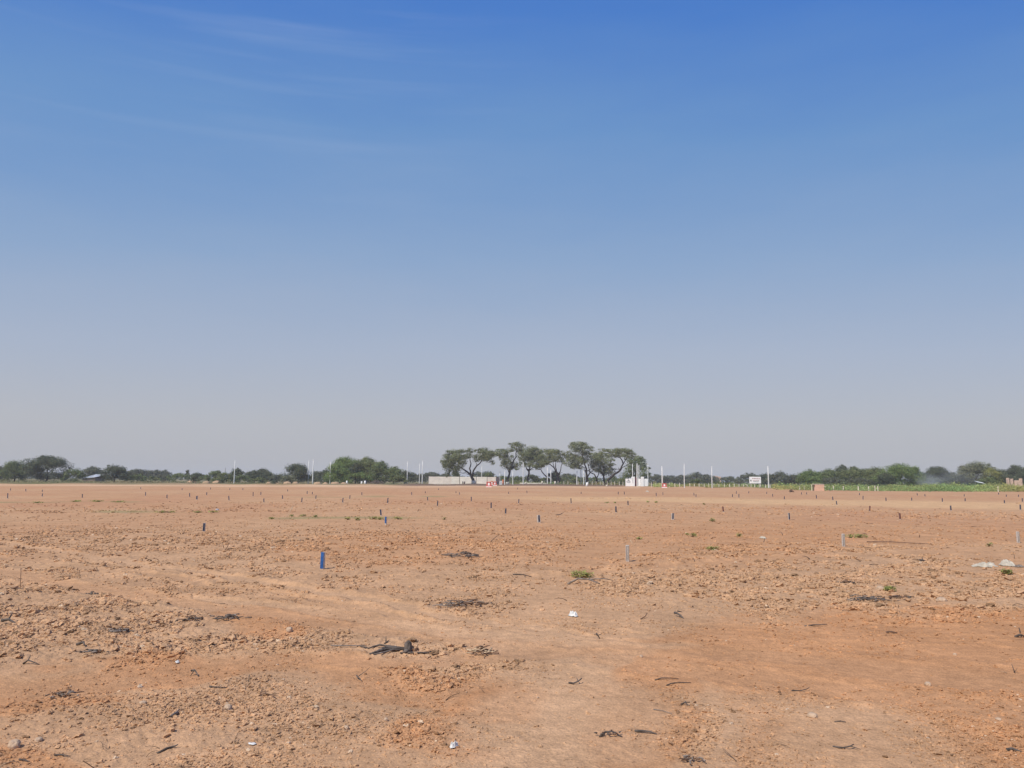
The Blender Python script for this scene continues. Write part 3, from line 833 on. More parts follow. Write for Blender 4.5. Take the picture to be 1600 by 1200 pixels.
def build_small_houses():
    # low white-roofed shed among the trees on the left
    d = 285.0
    g = on_ground(146, 752, d)
    root = thing('roofed_shed', 'small shed with a sloping white sheet roof among bushes at far left', 'shed', g)
    X = lambda px: P(px, 750, d).x
    zl, zh = P(142, 746.2, d).z, P(150, 740.9, d).z
    x0, x1 = X(133.5), X(155.5)
    dy = 6.0
    zb = g.z - .2
    w = MB()
    w.box(((x0 + x1) / 2 - .2, d - dy / 2 + .5, (zb + zl - .12) / 2), (x1 - x0 - 1.0, .2, zl - .12 - zb))
    w.box(((x0 + x1) / 2 + .9, d + dy / 2 - .5, (zb + zh - .2) / 2), (x1 - x0 - 1.0, .2, zh - .2 - zb))
    w.box((x0 + .8, d, (zb + zl - .15) / 2), (.2, dy - 1.2, zl - .15 - zb)); w.box((x1 - .4, d, (zb + zl - .15) / 2), (.2, dy - 1.2, zl - .15 - zb))
    w.build('wall', M_MUD, root)
    r = MB(); sh = 2.1
    vs = [(x0, d - dy / 2, zl - .25), (x1 - .6, d - dy / 2, zl + .12), (x1 + sh, d + dy / 2, zh), (x0 + sh, d + dy / 2, zh - .05)]
    vs2 = [(a, b, c - .06) for a, b, c in vs]
    r.add(vs + vs2, [(0, 1, 2, 3), (7, 6, 5, 4), (0, 4, 5, 1), (1, 5, 6, 2), (2, 6, 7, 3), (3, 7, 4, 0)])
    for k in range(1, 14):
        f = k / 14
        a = Vector(vs[0]).lerp(Vector(vs[1]), f); b = Vector(vs[3]).lerp(Vector(vs[2]), f)
        r.tube([a + Vector((0, 0, .02)), b + Vector((0, 0, .02))], .035, 4)
    r.build('roof', M_SHEET, root)
    # pale pink buildings far away between the trees
    d = 460.0; s = d / F
    g = on_ground(1121, 753, d)
    root = thing('distant_house', 'faint pinkish house far behind the fence left of the billboard', 'house', g)
    for (a, b, yt, k) in ((1117.2, 1120.6, 743.6, 0), (1120.8, 1123.4, 746.0, 3), (1123.6, 1126.4, 744.6, 1.5)):
        m = MB(); zt = P((a + b) / 2, yt, d).z; xa, xb = P(a, 750, d).x, P(b, 750, d).x
        m.box(((xa + xb) / 2, d + k, (zt + g.z - .3) / 2), (xb - xa, 3.5, zt - g.z + .3)); o = m.build('wall', M_BRICK, root)
        m = MB(); m.box(((xa + xb) / 2, d + k - 1.76, g.z + (zt - g.z) * .6), ((xb - xa) * .3, .05, .9)); m.build('window', M_DARKGAP, o)
    # unfinished brick hut on the far right
    d = 190.0
    g = on_ground(1588, 763, d)
    root = thing('brick_hut', 'unfinished pale brick hut with two stubs of wall in long grass at far right', 'hut', g)
    X = lambda px: P(px, 756, d).x
    Z = lambda py: P(1588, py, d).z
    def blk(x0, x1, yt, dy, t, name='wall'):
        m = MB(); zt = Z(yt)
        m.box(((X(x0) + X(x1)) / 2, d + dy, (g.z - .2 + zt) / 2), (X(x1) - X(x0), t, zt - g.z + .2), bev=.02); return m.build(name, M_BRICK, root)
    blk(1579.4, 1583.0, 748.0, 0, .3); blk(1585.4, 1593.0, 750.6, .02, .3); blk(1593.1, 1597.2, 747.6, 0, .32); blk(1583.2, 1587.4, 746.8, 2.5, .3, 'back_wall')
    m = MB(); m.box((X(1584.2), d + 1.2, (g.z + Z(751)) / 2), (X(1585.3) - X(1583.1), .05, Z(751) - g.z)); m.build('doorway', M_DARKGAP, root)
    m = MB(); m.box((X(1580.6), d - .9, g.z + .45), (.75, .5, .9), rz=.3, bev=.03); m.build('step_block', M_POST, root)
    # flat pale roof sheet behind the smoke
    d = 235.0; g = on_ground(1531, 757, d)
    root = thing('low_lean_to', 'low lean to with a pale roof sheet under the pale spreading tree', 'shed', g)
    m = MB(); c = P(1531, 753.6, d); m.box((c.x, d, c.z), (2.3, 1.6, .05), tilt=(R(14), R(10))); m.build('roof', M_SHEET, root)
    for dx, dy in ((-.95, -.6), (.95, -.6), (-.95, .6), (.95, .6)):
        p = MB(); p.tube([(c.x + dx, d + dy, g.z - .2), (c.x + dx, d + dy, c.z - .02 + dy * .22 - dx * .15)], .05, 6); p.build('post', M_WOOD_GREY, root)
    # rendered block on the field's right edge
    d = 150.0
    g = on_ground(1280, 768.5, d)
    root = thing('masonry_block', 'tan rendered masonry block with a pale cap on the right edge of the field', 'block', g)
    X = lambda px: P(px, 760, d).x
    zt = P(1280, 756.2, d).z
    m = MB(); m.box(((X(1272.6) + X(1286.6)) / 2, d, (g.z - .2 + zt - .1) / 2), (X(1286.6) - X(1272.6), .8, zt - .1 - g.z + .2), bev=.02); m.build('body', M_BLOCK, root)
    m = MB(); m.box(((X(1269.4) + X(1286.8)) / 2 + .04, d - .01, zt - .05), (X(1286.8) - X(1270.4), .9, .1), bev=.015); m.build('cap', M_POST, root)
    for px in (1268.6, 1270.8):
        p = MB(); p.tube([(X(px), d + .1, g.z - .2), (X(px), d + .1, zt - .12)], .07, 8); p.build('pipe', M_DARKGAP if px > 1270 else M_POST, root)
build_small_houses()

# concrete poles
POLES = [ # px, ytop, depth, radius, label
    (365.5, 719.5, 250, .15, 'lone pale concrete pole before the low far bushes on the left'),
    (481.3, 719.8, 252, .14, 'pale pole just right of the round dark tree, left of a close pair'),
    (488.3, 718.0, 232, .16, 'taller right pole of the close pair beside the round dark tree'),
    (515.4, 721.5, 246, .16, 'pale pole overlapped by twigs at the left end of the bright green trees'),
    (636.0, 721.4, 252, .16, 'pale pole just right of the bright green trees, beside a short white stub'),
    (655.3, 724.5, 262, .13, 'thinner left pole of the pair just left of the pink wall'),
    (659.6, 719.8, 250, .16, 'taller right pole of the pair just left of the pink wall'),
    (752.6, 729.0, 290, .15, 'pale pole rising behind the pink wall right of the leaning trunk'),
    (781.0, 736.0, 275, .15, 'short greyish pole just right of the end of the pink wall'),
    (788.4, 735.5, 258, .16, 'bright pole in front of the leaning trunk right of the barriers'),
    (801.3, 736.0, 262, .16, 'white pole with a short top stub right of the tall acacia trunk'),
    (817.4, 722.5, 255, .16, 'tall white pole standing alone in the gap before the straight acacia'),
    (855.4, 729.5, 262, .17, 'left pole of two between the limbs of the forked acacia'),
    (860.7, 734.0, 264, .17, 'right pole of two between the limbs of the forked acacia'),
    (901.4, 735.5, 262, .17, 'leftmost of four poles under the tallest acacia'),
    (907.8, 731.0, 270, .17, 'taller second pole of four under the tallest acacia'),
    (912.0, 735.0, 262, .16, 'third of four poles under the tallest acacia'),
    (914.9, 737.5, 266, .15, 'rightmost of four poles under the tallest acacia, touching its trunk'),
    (988.6, 724.5, 240, .13, 'thin pole rising from behind the left white gate pillar'),
    (995.7, 724.2, 226, .18, 'thick pale pole in front of the dark red gate leaf'),
    (998.6, 726.5, 240, .14, 'greyish pole close behind the thick pole at the gate'),
    (1012.7, 723.5, 240, .11, 'thin pole at the right end of the white gate wall'),
    (1034.9, 728.5, 205, .17, 'thick grey pole beside the red and white barrier right of the gate'),
    (1069.4, 724.5, 190, .115, 'pale pole in the fence line, midway between gate and billboard'),
    (1112.6, 728.8, 184, .11, 'pale pole in the fence line just left of the distant pinkish house'),
    (1201.0, 728.8, 171, .13, 'thick white pole with a shaded right side, just right of the billboard'),
]
for px, yt, d, r, lab in POLES:
    g = on_ground(px, 757, d); zt = P(px, yt, d).z
    m = MB(); H = zt - g.z
    m.tube([(g.x, d, g.z - .3), (g.x, d, g.z + .02), (g.x, d, g.z + H * .5), (g.x + random.Random(px).uniform(-.05, .05), d, zt)], [r * 1.15, r * 1.12, r * .92, r * .70], 10)
    m.tube([(g.x, d, zt - .28), (g.x, d, zt - .20)], r * .9, 10)
    o = m.build('concrete_pole', M_CONC, None, True, (g.x, d, g.z))
    tag(o, lab, 'pole', 'pale concrete poles along the far edge of the field')

# wire fence: posts and wires as parts of one fence
def build_fence(label, posts, name='wire_fence'):
    first = on_ground(posts[0][0], 760, posts[0][2])
    root = thing(name, label, 'fence', first)
    tops = []
    for px, yt, d, lean in posts:
        g = on_ground(px, 760, d); zt = P(px, yt, d).z
        m = MB(); m.tube([(g.x, d, g.z - .3), (g.x + lean * .5, d, (g.z + zt) / 2), (g.x + lean, d, zt)], [.105, .10, .09], 6)
        m.build('post', M_POST, root); tops.append((g, zt, lean))
    w = MB()
    for f in (.3, .6, .9):
        w.tube([(g.x + l * f, g.y, g.z + (zt - g.z) * f) for g, zt, l in tops], .006, 3)
    w.build('wire', M_WOOD_GREY, root)
f1 = [(px, 751.8 + (px - 875) * .006, 262 - (px - 875) * .12, 0) for px in (872, 881, 887.5, 903.5, 919, 925.5, 931.5, 938, 942.5, 949, 955, 960.5, 968, 973.5)]
build_fence('low post and wire fence with pale posts under the tallest acacia, left of the gate', f1)
f2 = []
for i, px in enumerate((1018, 1025, 1031.5, 1046, 1054.5, 1062, 1078, 1085, 1092.5, 1100.5, 1107.5, 1115.5, 1123.5, 1132, 1140, 1147.5, 1155, 1162, 1170.5, 1179.5, 1188.5, 1196.3, 1203.4)):
    f2.append((px, 753.8 + (px - 1020) * .015 + (i * 37 % 5) * .25, 214 - (px - 1018) * .215, -.85 if px == 1170.5 else 0))
build_fence('post and wire fence with pale posts running from the gate to behind the billboard', f2)
f3 = [(px, 759.0 + (i * 29 % 4) * .3, 158.5 - i * .35, 0) for i, px in enumerate((1249.5, 1256.5, 1289.3, 1295.3, 1302, 1317.5, 1341, 1357, 1367, 1371.5, 1559.3))]
build_fence('far broken fence of pale posts half hidden in the long grass at right', f3)

# barriers, drums, stubs
def barrier(px, yb, w, h, d, label, mat=M_RED):
    g = on_ground(px, yb, d)
    root = thing('plastic_barrier', label, 'barrier', g, 'red and white plastic barriers')
    prof = [(0, .34), (.10, .34), (.22, .20), (.62, .15), (1.0, .11)]
    b = MB()
    vs = []
    for f, t in prof:
        hw = w / 2 * (1.0 if f < .15 else (.94 if f < .5 else .90))
        vs += [(g.x - hw, d - t, g.z + f * h), (g.x + hw, d - t, g.z + f * h), (g.x + hw, d + t, g.z + f * h), (g.x - hw, d + t, g.z + f * h)]
    fs = [(3, 2, 1, 0), tuple(range(16, 20))]
    for k in range(4):
        fs += [(k * 4 + i, k * 4 + (i + 1) % 4, k * 4 + 4 + (i + 1) % 4, k * 4 + 4 + i) for i in range(4)]
    b.add(vs, fs); b.build('body', mat, root)
    f = MB(); f.box((g.x, d - .02, g.z + .05), (w * 1.04, .74, .16), bev=.03); f.build('foot', M_WHITE, root)
    for dx in (-.0,):
        p = MB(); p.box((g.x + dx * w, d - .185, g.z + .52 * h), (w * .30, .06, h * .46), tilt=(R(-5), 0), bev=.02); p.build('white_panel', M_WHITE, root)
    for dx in (-.3, .3):
        p = MB(); p.box((g.x + dx * w, d - .165, g.z + .80 * h), (w * .22, .05, h * .10), bev=.01); p.build('lifting_slot', M_DARKGAP, root)
barrier(763.8, 761.3, 1.25, 1.25, 178, 'nearer red and white plastic barrier by the right end of the pink wall')
barrier(773.2, 759, 1.15, 1.2, 222, 'farther red and white plastic barrier by the right end of the pink wall')
barrier(768.6, 758.6, .9, 1.1, 238, 'faded orange barrier half hidden between the two red and white ones', M_ORANGE)
barrier(1038, 762, 1.25, 1.1, 192, 'red and white plastic barrier at the foot of the thick grey pole', M_RED)
def drum(px, ytop, yb, w, d, mat, name, label, cat, group=None, stripe=None):
    g = on_ground(px, yb, d); h = P(px, ytop, d).z - g.z
    root = thing(name, label, cat, g, group)
    m = MB(); r = w / 2
    m.tube([(g.x, d, g.z - .02), (g.x, d, g.z + .33 * h), (g.x, d, g.z + .35 * h), (g.x, d, g.z + .37 * h), (g.x, d, g.z + .66 * h), (g.x, d, g.z + .68 * h), (g.x, d, g.z + .70 * h), (g.x, d, g.z + h - .03), (g.x, d, g.z + h)], [r, r, r * 1.06, r, r, r * 1.06, r, r, r * .9], 14)
    m.build('body', mat, root, True)
    c = MB(); c.tube([(g.x, d, g.z + h - .005), (g.x, d, g.z + h + .03)], r * .93, 14); c.build('lid', stripe or mat, root)
drum(723.3, 752.4, 757, .40, 272, M_MAROON, 'standing_drum', 'left of two dark red drums against the pink wall', 'drum', 'pair of red drums')
drum(726.0, 752.4, 757, .40, 272, M_MAROON, 'standing_drum', 'right of two dark red drums against the pink wall', 'drum', 'pair of red drums')
drum(542.0, 751.2, 755.5, .52, 240, M_WHITE, 'standing_drum', 'white drum in the shade of the bright green trees, apart from the other two', 'drum', 'white drums under the bright green trees')
drum(565.0, 752.4, 756.5, .56, 240, M_WHITE, 'standing_drum', 'shorter white drum left of another beside the grey brush pile', 'drum', 'white drums under the bright green trees')
drum(570.4, 751.3, 756.5, .60, 240, M_WHITE, 'standing_drum', 'taller white drum touching the left end of the grey brush pile', 'drum', 'white drums under the bright green trees')
drum(786.0, 749.6, 757, .55, 262, M_ORANGE, 'standing_drum', 'orange drum just left of the bright pole beside the leaning trunk', 'drum')
def stub(px, ytop, d, w, label, lean=0.0, mat=M_POST):
    g = on_ground(px, 757, d); h = P(px, ytop, d).z - g.z
    m = MB(); m.tube([(g.x, d, g.z - .1), (g.x + lean * .5, d, g.z + h * .5), (g.x + lean, d, g.z + h * .93), (g.x + lean * 1.05, d, g.z + h)], [w * .55, w * .5, w * .48, w * .36], 9)
    o = m.build('marker_stub', mat, None, True, (g.x, d, g.z)); tag(o, label, 'stub', 'short white stubs along the far edge')
stub(632.3, 750.8, 255, .55, 'short pale stub left of the pole by the bright green trees')
stub(821.9, 752.8, 258, .5, 'short white stub just right of the tall white pole standing alone')
stub(846.9, 751.8, 260, .6, 'leaning white stub left of the two poles in the forked acacia', .12)
stub(867.6, 752.0, 256, .62, 'white stub between the two poles and the forked acacia trunk', -.05)
stub(916.6, 753.8, 232, .66, 'tilted white stub at the foot of the tallest acacia', .25, M_WHITE)
stub(947.8, 757.5, 236, .55, 'lowest whitish stub right of the bushy acacia trunks', .05)
m = MB(); g = on_ground(782.5, 757, 252); m.box((g.x, 252, g.z + .55), (.85, .7, 1.2), rz=.2, bev=.05); m.box((g.x + .1, 252, g.z + 1.2), (.5, .5, .16), rz=.2, bev=.04)
tag(m.build('pump_box', M_CONC, None, False, (g.x, 252, g.z)), 'pale grey concrete box right of the barriers, beside the orange drum', 'box')
m = MB(); g = on_ground(833, 757.2, 262); m.box((g.x, 262, g.z + .16), (9.0, .5, .42), bev=.04)
tag(m.build('low_kerb', M_POST, None, False, (g.x, 262, g.z)), 'long low pale kerb in front of the straight acacia', 'kerb')

# sandy heaps tipped along the left edge
HEAPS = [(299, 755.6, 13, 'pale sand heap left of the lone pole, behind a dark bush'), (322, 756.2, 11, 'wide low sand heap left of the lone pole'), (339, 755.4, 13, 'sand heap with a dark shrub at its right end'),
         (420, 756.4, 8, 'leftmost small sand heap below the round dark tree'), (433, 755.6, 7, 'tiny sand heap right of a dark shrub'), (449, 756.4, 12, 'largest sand heap below the round dark tree'),
         (462, 756.2, 10, 'sand heap just left of the close pair of poles'), (496, 757, 11, 'sand heap just right of the close pair of poles'), (508.5, 756.8, 8, 'sand heap touching the pole at the bright green trees'),
         (524, 757.2, 13, 'broad sand heap right of the pole at the bright green trees'), (537, 756.8, 9, 'reddish sand heap left of the lone white drum')]
def heap(px, yb, w, label, k, mat=None, hh=.22):
    d = 238.0 - (yb - 756) * 14; s = d / F
    g = on_ground(px, yb, d); rs = np.random.default_rng(300 + k)
    v, f = ICO2
    q = v.copy(); q[:, 2] = np.where(q[:, 2] < 0, q[:, 2] * .2, q[:, 2])
    q *= np.array([w * s * .55, w * s * .42, w * s * hh * 1.0 + .28])
    q *= (1 + .22 * perlin(v[:, 0] * 2 + k * 7.1, v[:, 1] * 2 + v[:, 2], 80))[:, None]
    c = np.broadcast_to(np.array([.44, .30, .19]) * rs.uniform(.85, 1.05), (len(v), 3))
    me = np_mesh('sand_heap', q, f, M_SOIL, True, None, c)
    tag(link('sand_heap', me, None, (g.x, d, g.z - .05)), label, 'heap', 'sand heaps along the left far edge')
for k, (px, yb, w, lab) in enumerate(HEAPS): heap(px, yb, w, lab, k)

# grey brush pile under the bright trees
def brush_pile(px, yb, d, w, h, n, label, mats, name='brush_pile', seed=1, thick=.03):
    g = on_ground(px, yb, d); rs = random.Random(seed)
    m = MB()
    for q, mt in enumerate(mats):
        for i in range(n // len(mats)):
            a = rs.uniform(0, 6.28); x = g.x + rs.gauss(0, .24) * w; y = g.y + rs.gauss(0, .16) * w
            z = g.z + max(.02, rs.random() * h * max(.1, 1 - abs(x - g.x) / w * 1.7))
            l = rs.uniform(.15, .45) * w * .7
            dx, dy, dz = math.cos(a) * l, math.sin(a) * l * .6, rs.gauss(0, .22) * l * (h / w * 3)
            p0 = Vector((x - dx / 2, y - dy / 2, max(g.z, z - dz / 2))); p1 = Vector((x + dx / 2, y + dy / 2, max(g.z, z + dz / 2)))
            mid = (p0 + p1) / 2 + Vector((rs.gauss(0, .05) * l, rs.gauss(0, .05) * l, abs(rs.gauss(0, .08)) * l))
            m.tube([p0, mid, p1], [thick, thick * .8, thick * .4], 5, q)
    return tag(m.build(name, list(mats), None, True, g), label, 'brush')
brush_pile(588, 757, 243, 5.6, 1.35, 150, 'grey heap of cut brush under the right side of the bright green trees', [M_WOOD_GREY, M_WOOD_DARK], seed=3, thick=.07)
brush_pile(1236.5, 770.5, 128, .9, .5, 46, 'dark brown uprooted stump clump between billboard and tan block', [M_WOOD_BROWN, M_WOOD_DARK], 'stump_clump', 5, .045)

# ------------------------------------------------------------------ trees
LA = 'flat topped acacia '
acacia('leftmost acacia, leaning whitewashed trunk in front of the pink wall', 268, (740, 757),
    [([(740, 757), (739.2, 749), (736.5, 742)], .62, .45), ([(736.5, 742.5), (729, 736.5), (721, 731.5), (714, 726)], .36, .14), ([(735.8, 741.5), (733.8, 732), (736, 724), (734, 715)], .30, .12), ([(738.6, 744), (740, 735), (745, 727.5), (752, 721), (757, 714)], .34, .13), ([(728, 738), (722, 739.5)], .12, .06), ([(721, 731), (726, 722), (727, 716)], .16, .07), ([(745, 727), (742, 720), (741, 712)], .10, .05)],
    [(700, 713, 8, 4), (697, 721, 7, 7), (709, 706.5, 11, 3.5), (721, 705, 9, 3), (735, 705, 7, 4), (712, 716, 11, 5), (721, 721, 8, 6), (704, 729, 7, 7), (714, 730, 8, 5), (700, 738, 4.5, 6), (711, 737, 5, 3), (729, 712, 8, 4), (703, 722, 8, 6), (694, 725, 4, 6), (718, 712, 10, 4), (708, 719, 8, 5),
     (750, 704.5, 7, 3.5), (757, 705, 9, 4.5), (763, 713, 9, 5), (752, 713, 9, 5), (768, 721, 5, 2.4), (773, 709, 8, 4), (759, 718, 8, 3), (742, 714, 5, 3), (745, 719, 5, 3), (780, 708, 6, 4), (766, 708, 8, 4), (770, 724, 4, 2)],
    'acacia', (740, 750.8), 1)
acacia('tall open acacia with a high bare stem, second from the left', 276, (793.5, 757.5),
    [([(793.5, 757.5), (793.2, 750), (796, 741), (797, 732)], .42, .30), ([(797, 732), (801, 724), (806.5, 714), (807, 704), (807, 696)], .30, .10), ([(796, 741), (792, 731), (788, 720), (789, 710)], .20, .08), ([(797, 733), (804, 728), (809, 729)], .13, .06), ([(801, 724), (797, 718)], .10, .05)],
    [(806, 693, 9, 2.6), (800, 697, 4, 3), (815, 696, 6, 2.6), (798, 702.5, 6, 3), (808, 699, 7, 3), (790, 706, 9, 3.4), (784, 703, 7, 2.2), (788, 712, 8, 4), (793, 720, 9, 5), (786, 723, 4.5, 3), (801, 726, 7, 5), (807, 732, 5, 3), (800, 713, 4, 3), (812, 703, 6, 3), (790, 728, 7, 3), (797, 731, 6, 3), (783, 714, 5, 4)],
    'acacia', (793.2, 753), 2)
acacia('olive acacia with a straight stem, between the high open one and the forked one', 292, (824.5, 757.5),
    [([(824.5, 757.5), (825, 745), (826.5, 735)], .42, .30), ([(826.5, 735), (829, 727), (832, 717)], .26, .10), ([(826, 737), (821, 728), (817, 720)], .2, .08), ([(827, 734), (836, 729), (843, 722)], .16, .07)],
    [(820, 705, 10, 5), (830, 701, 9, 4), (838, 706, 9, 5), (822, 714, 10, 6), (832, 716, 11, 6), (842, 714, 8, 6), (816, 722, 7, 5), (829, 725, 8, 4), (845, 705, 5, 3), (848, 722, 8, 5), (841, 727, 8, 4), (826, 709, 8, 5), (813, 712, 5, 5)],
    'acacia', None, 3)
acacia('forked acacia with three bare limbs and a leaning second stem, right of the straight one', 272, (873, 758),
    [([(873, 758), (872.2, 748), (870, 740)], .48, .36), ([(870, 740), (866, 731), (860, 726), (853, 722)], .26, .10), ([(871.5, 743), (876, 735), (879, 722)], .22, .08), ([(869.5, 739), (868, 730), (869, 720)], .22, .09), ([(863.5, 757.5), (857, 748), (850, 741), (845, 733.5), (837, 732)], .28, .12), ([(866, 731), (864, 724), (866, 716)], .14, .07)],
    [(862, 705.5, 9, 4), (852, 704, 7, 3), (870, 706, 8, 3.4), (856, 713, 10, 5), (866, 714, 9, 5), (876, 712, 6, 4), (849, 722, 8, 4), (860, 720, 7, 3.4), (879, 719, 3.5, 5), (844, 716, 7, 5), (872, 719, 6, 3), (838, 729, 6, 3.4), (846, 727, 5, 3)],
    'acacia', None, 4)
acacia('tallest acacia, layered crown over the four poles', 266, (917.5, 758.5),
    [([(917.5, 758.5), (917.2, 747), (915.8, 737)], .45, .34), ([(915.8, 737), (914, 727), (911, 716), (907, 703)], .30, .10), ([(917.6, 746), (922, 738.5), (919.6, 730), (918, 719)], .24, .09), ([(922, 739), (928, 733)], .12, .06), ([(915, 732), (905, 727), (896, 724)], .14, .06), ([(912, 718), (898, 711), (890, 708)], .13, .06)],
    [(905, 692.6, 11, 3), (895, 696.5, 8, 4), (912, 697, 10, 4), (922, 699.5, 6, 2.2), (900, 702, 11, 3.6), (925, 703.5, 4, 2), (888, 708.5, 7, 4), (914, 706, 9, 4), (900, 713, 9, 5), (888, 721, 7, 5), (896, 727.5, 8, 4), (908, 719, 9, 5), (885, 714, 5, 4), (915, 714, 7, 5), (905, 731, 6, 2.4), (893, 715, 6, 4), (902, 724, 8, 4)],
    'acacia', None, 5)
acacia('bushy acacia with two close dark stems, right of the tallest one', 276, (938, 758.5),
    [([(944, 758.5), (943.2, 745), (943.5, 731)], .40, .18), ([(933, 758.5), (932, 747.5), (928.5, 741), (922.5, 738.5)], .32, .14), ([(943.2, 744), (937, 733), (934, 722)], .2, .08), ([(932, 747), (936, 737), (940, 726)], .18, .08)],
    [(930, 711, 9, 4), (940, 709.5, 9, 3.4), (930, 720, 9, 6), (942, 721, 9, 6), (936, 731, 10, 5.4), (950, 729, 7, 6), (948, 738, 7, 5), (952, 718, 7, 5), (926, 727, 6, 4), (941, 737, 6, 4), (957, 742, 5, 5), (935, 715, 9, 4)],
    'acacia', None, 6)
acacia('wide flat acacia on a long leaning limb, just left of the gate', 262, (945.6, 758.5),
    [([(945.6, 758.5), (951, 748.5), (960, 740.5), (969.5, 734.5)], .40, .32), ([(969.5, 734.5), (973.6, 725), (969.5, 715.5), (966, 708)], .30, .10), ([(973.4, 726), (978.5, 717), (982, 709)], .16, .07), ([(962, 739), (956, 731), (951, 727)], .12, .06), ([(970, 716), (960, 711), (950, 706)], .14, .06), ([(971, 731), (981, 726), (990, 718)], .14, .06)],
    [(942, 703, 7, 2.4), (954, 705, 9, 3), (965, 702.5, 9, 2.6), (975, 703.5, 10, 3), (985, 707, 9, 3.6), (961, 711, 9, 3), (976, 711, 10, 3), (990, 712.5, 6, 3), (951, 710.5, 6, 3), (968, 706.5, 9, 3), (955, 726, 6, 2.4), (957, 733, 6, 1.8), (994, 718, 5, 3), (983, 716, 7, 3)],
    'acacia', None, 7)
acacia('leafier green acacia drooping over the white gate walls', 252, (991, 760),
    [([(991, 760), (992, 748), (994.5, 734), (996, 723)], .34, .12), ([(992.5, 745), (984, 736), (980, 726)], .18, .07), ([(994, 738), (1003, 731), (1008, 728)], .16, .06)],
    [(988, 722, 8, 5), (998, 717.5, 8, 4), (1004, 722, 7, 4), (985, 731, 7, 6), (996, 731, 8, 6), (1006, 732, 7, 4), (1013, 731, 4.6, 1.4), (980, 741, 6, 6), (1007, 740, 7, 5), (1002, 745, 7, 5), (974, 747, 7, 6), (1014, 741, 4, 2), (1000, 726, 7, 4), (989, 741, 6, 5)],
    'mid', None, 8)

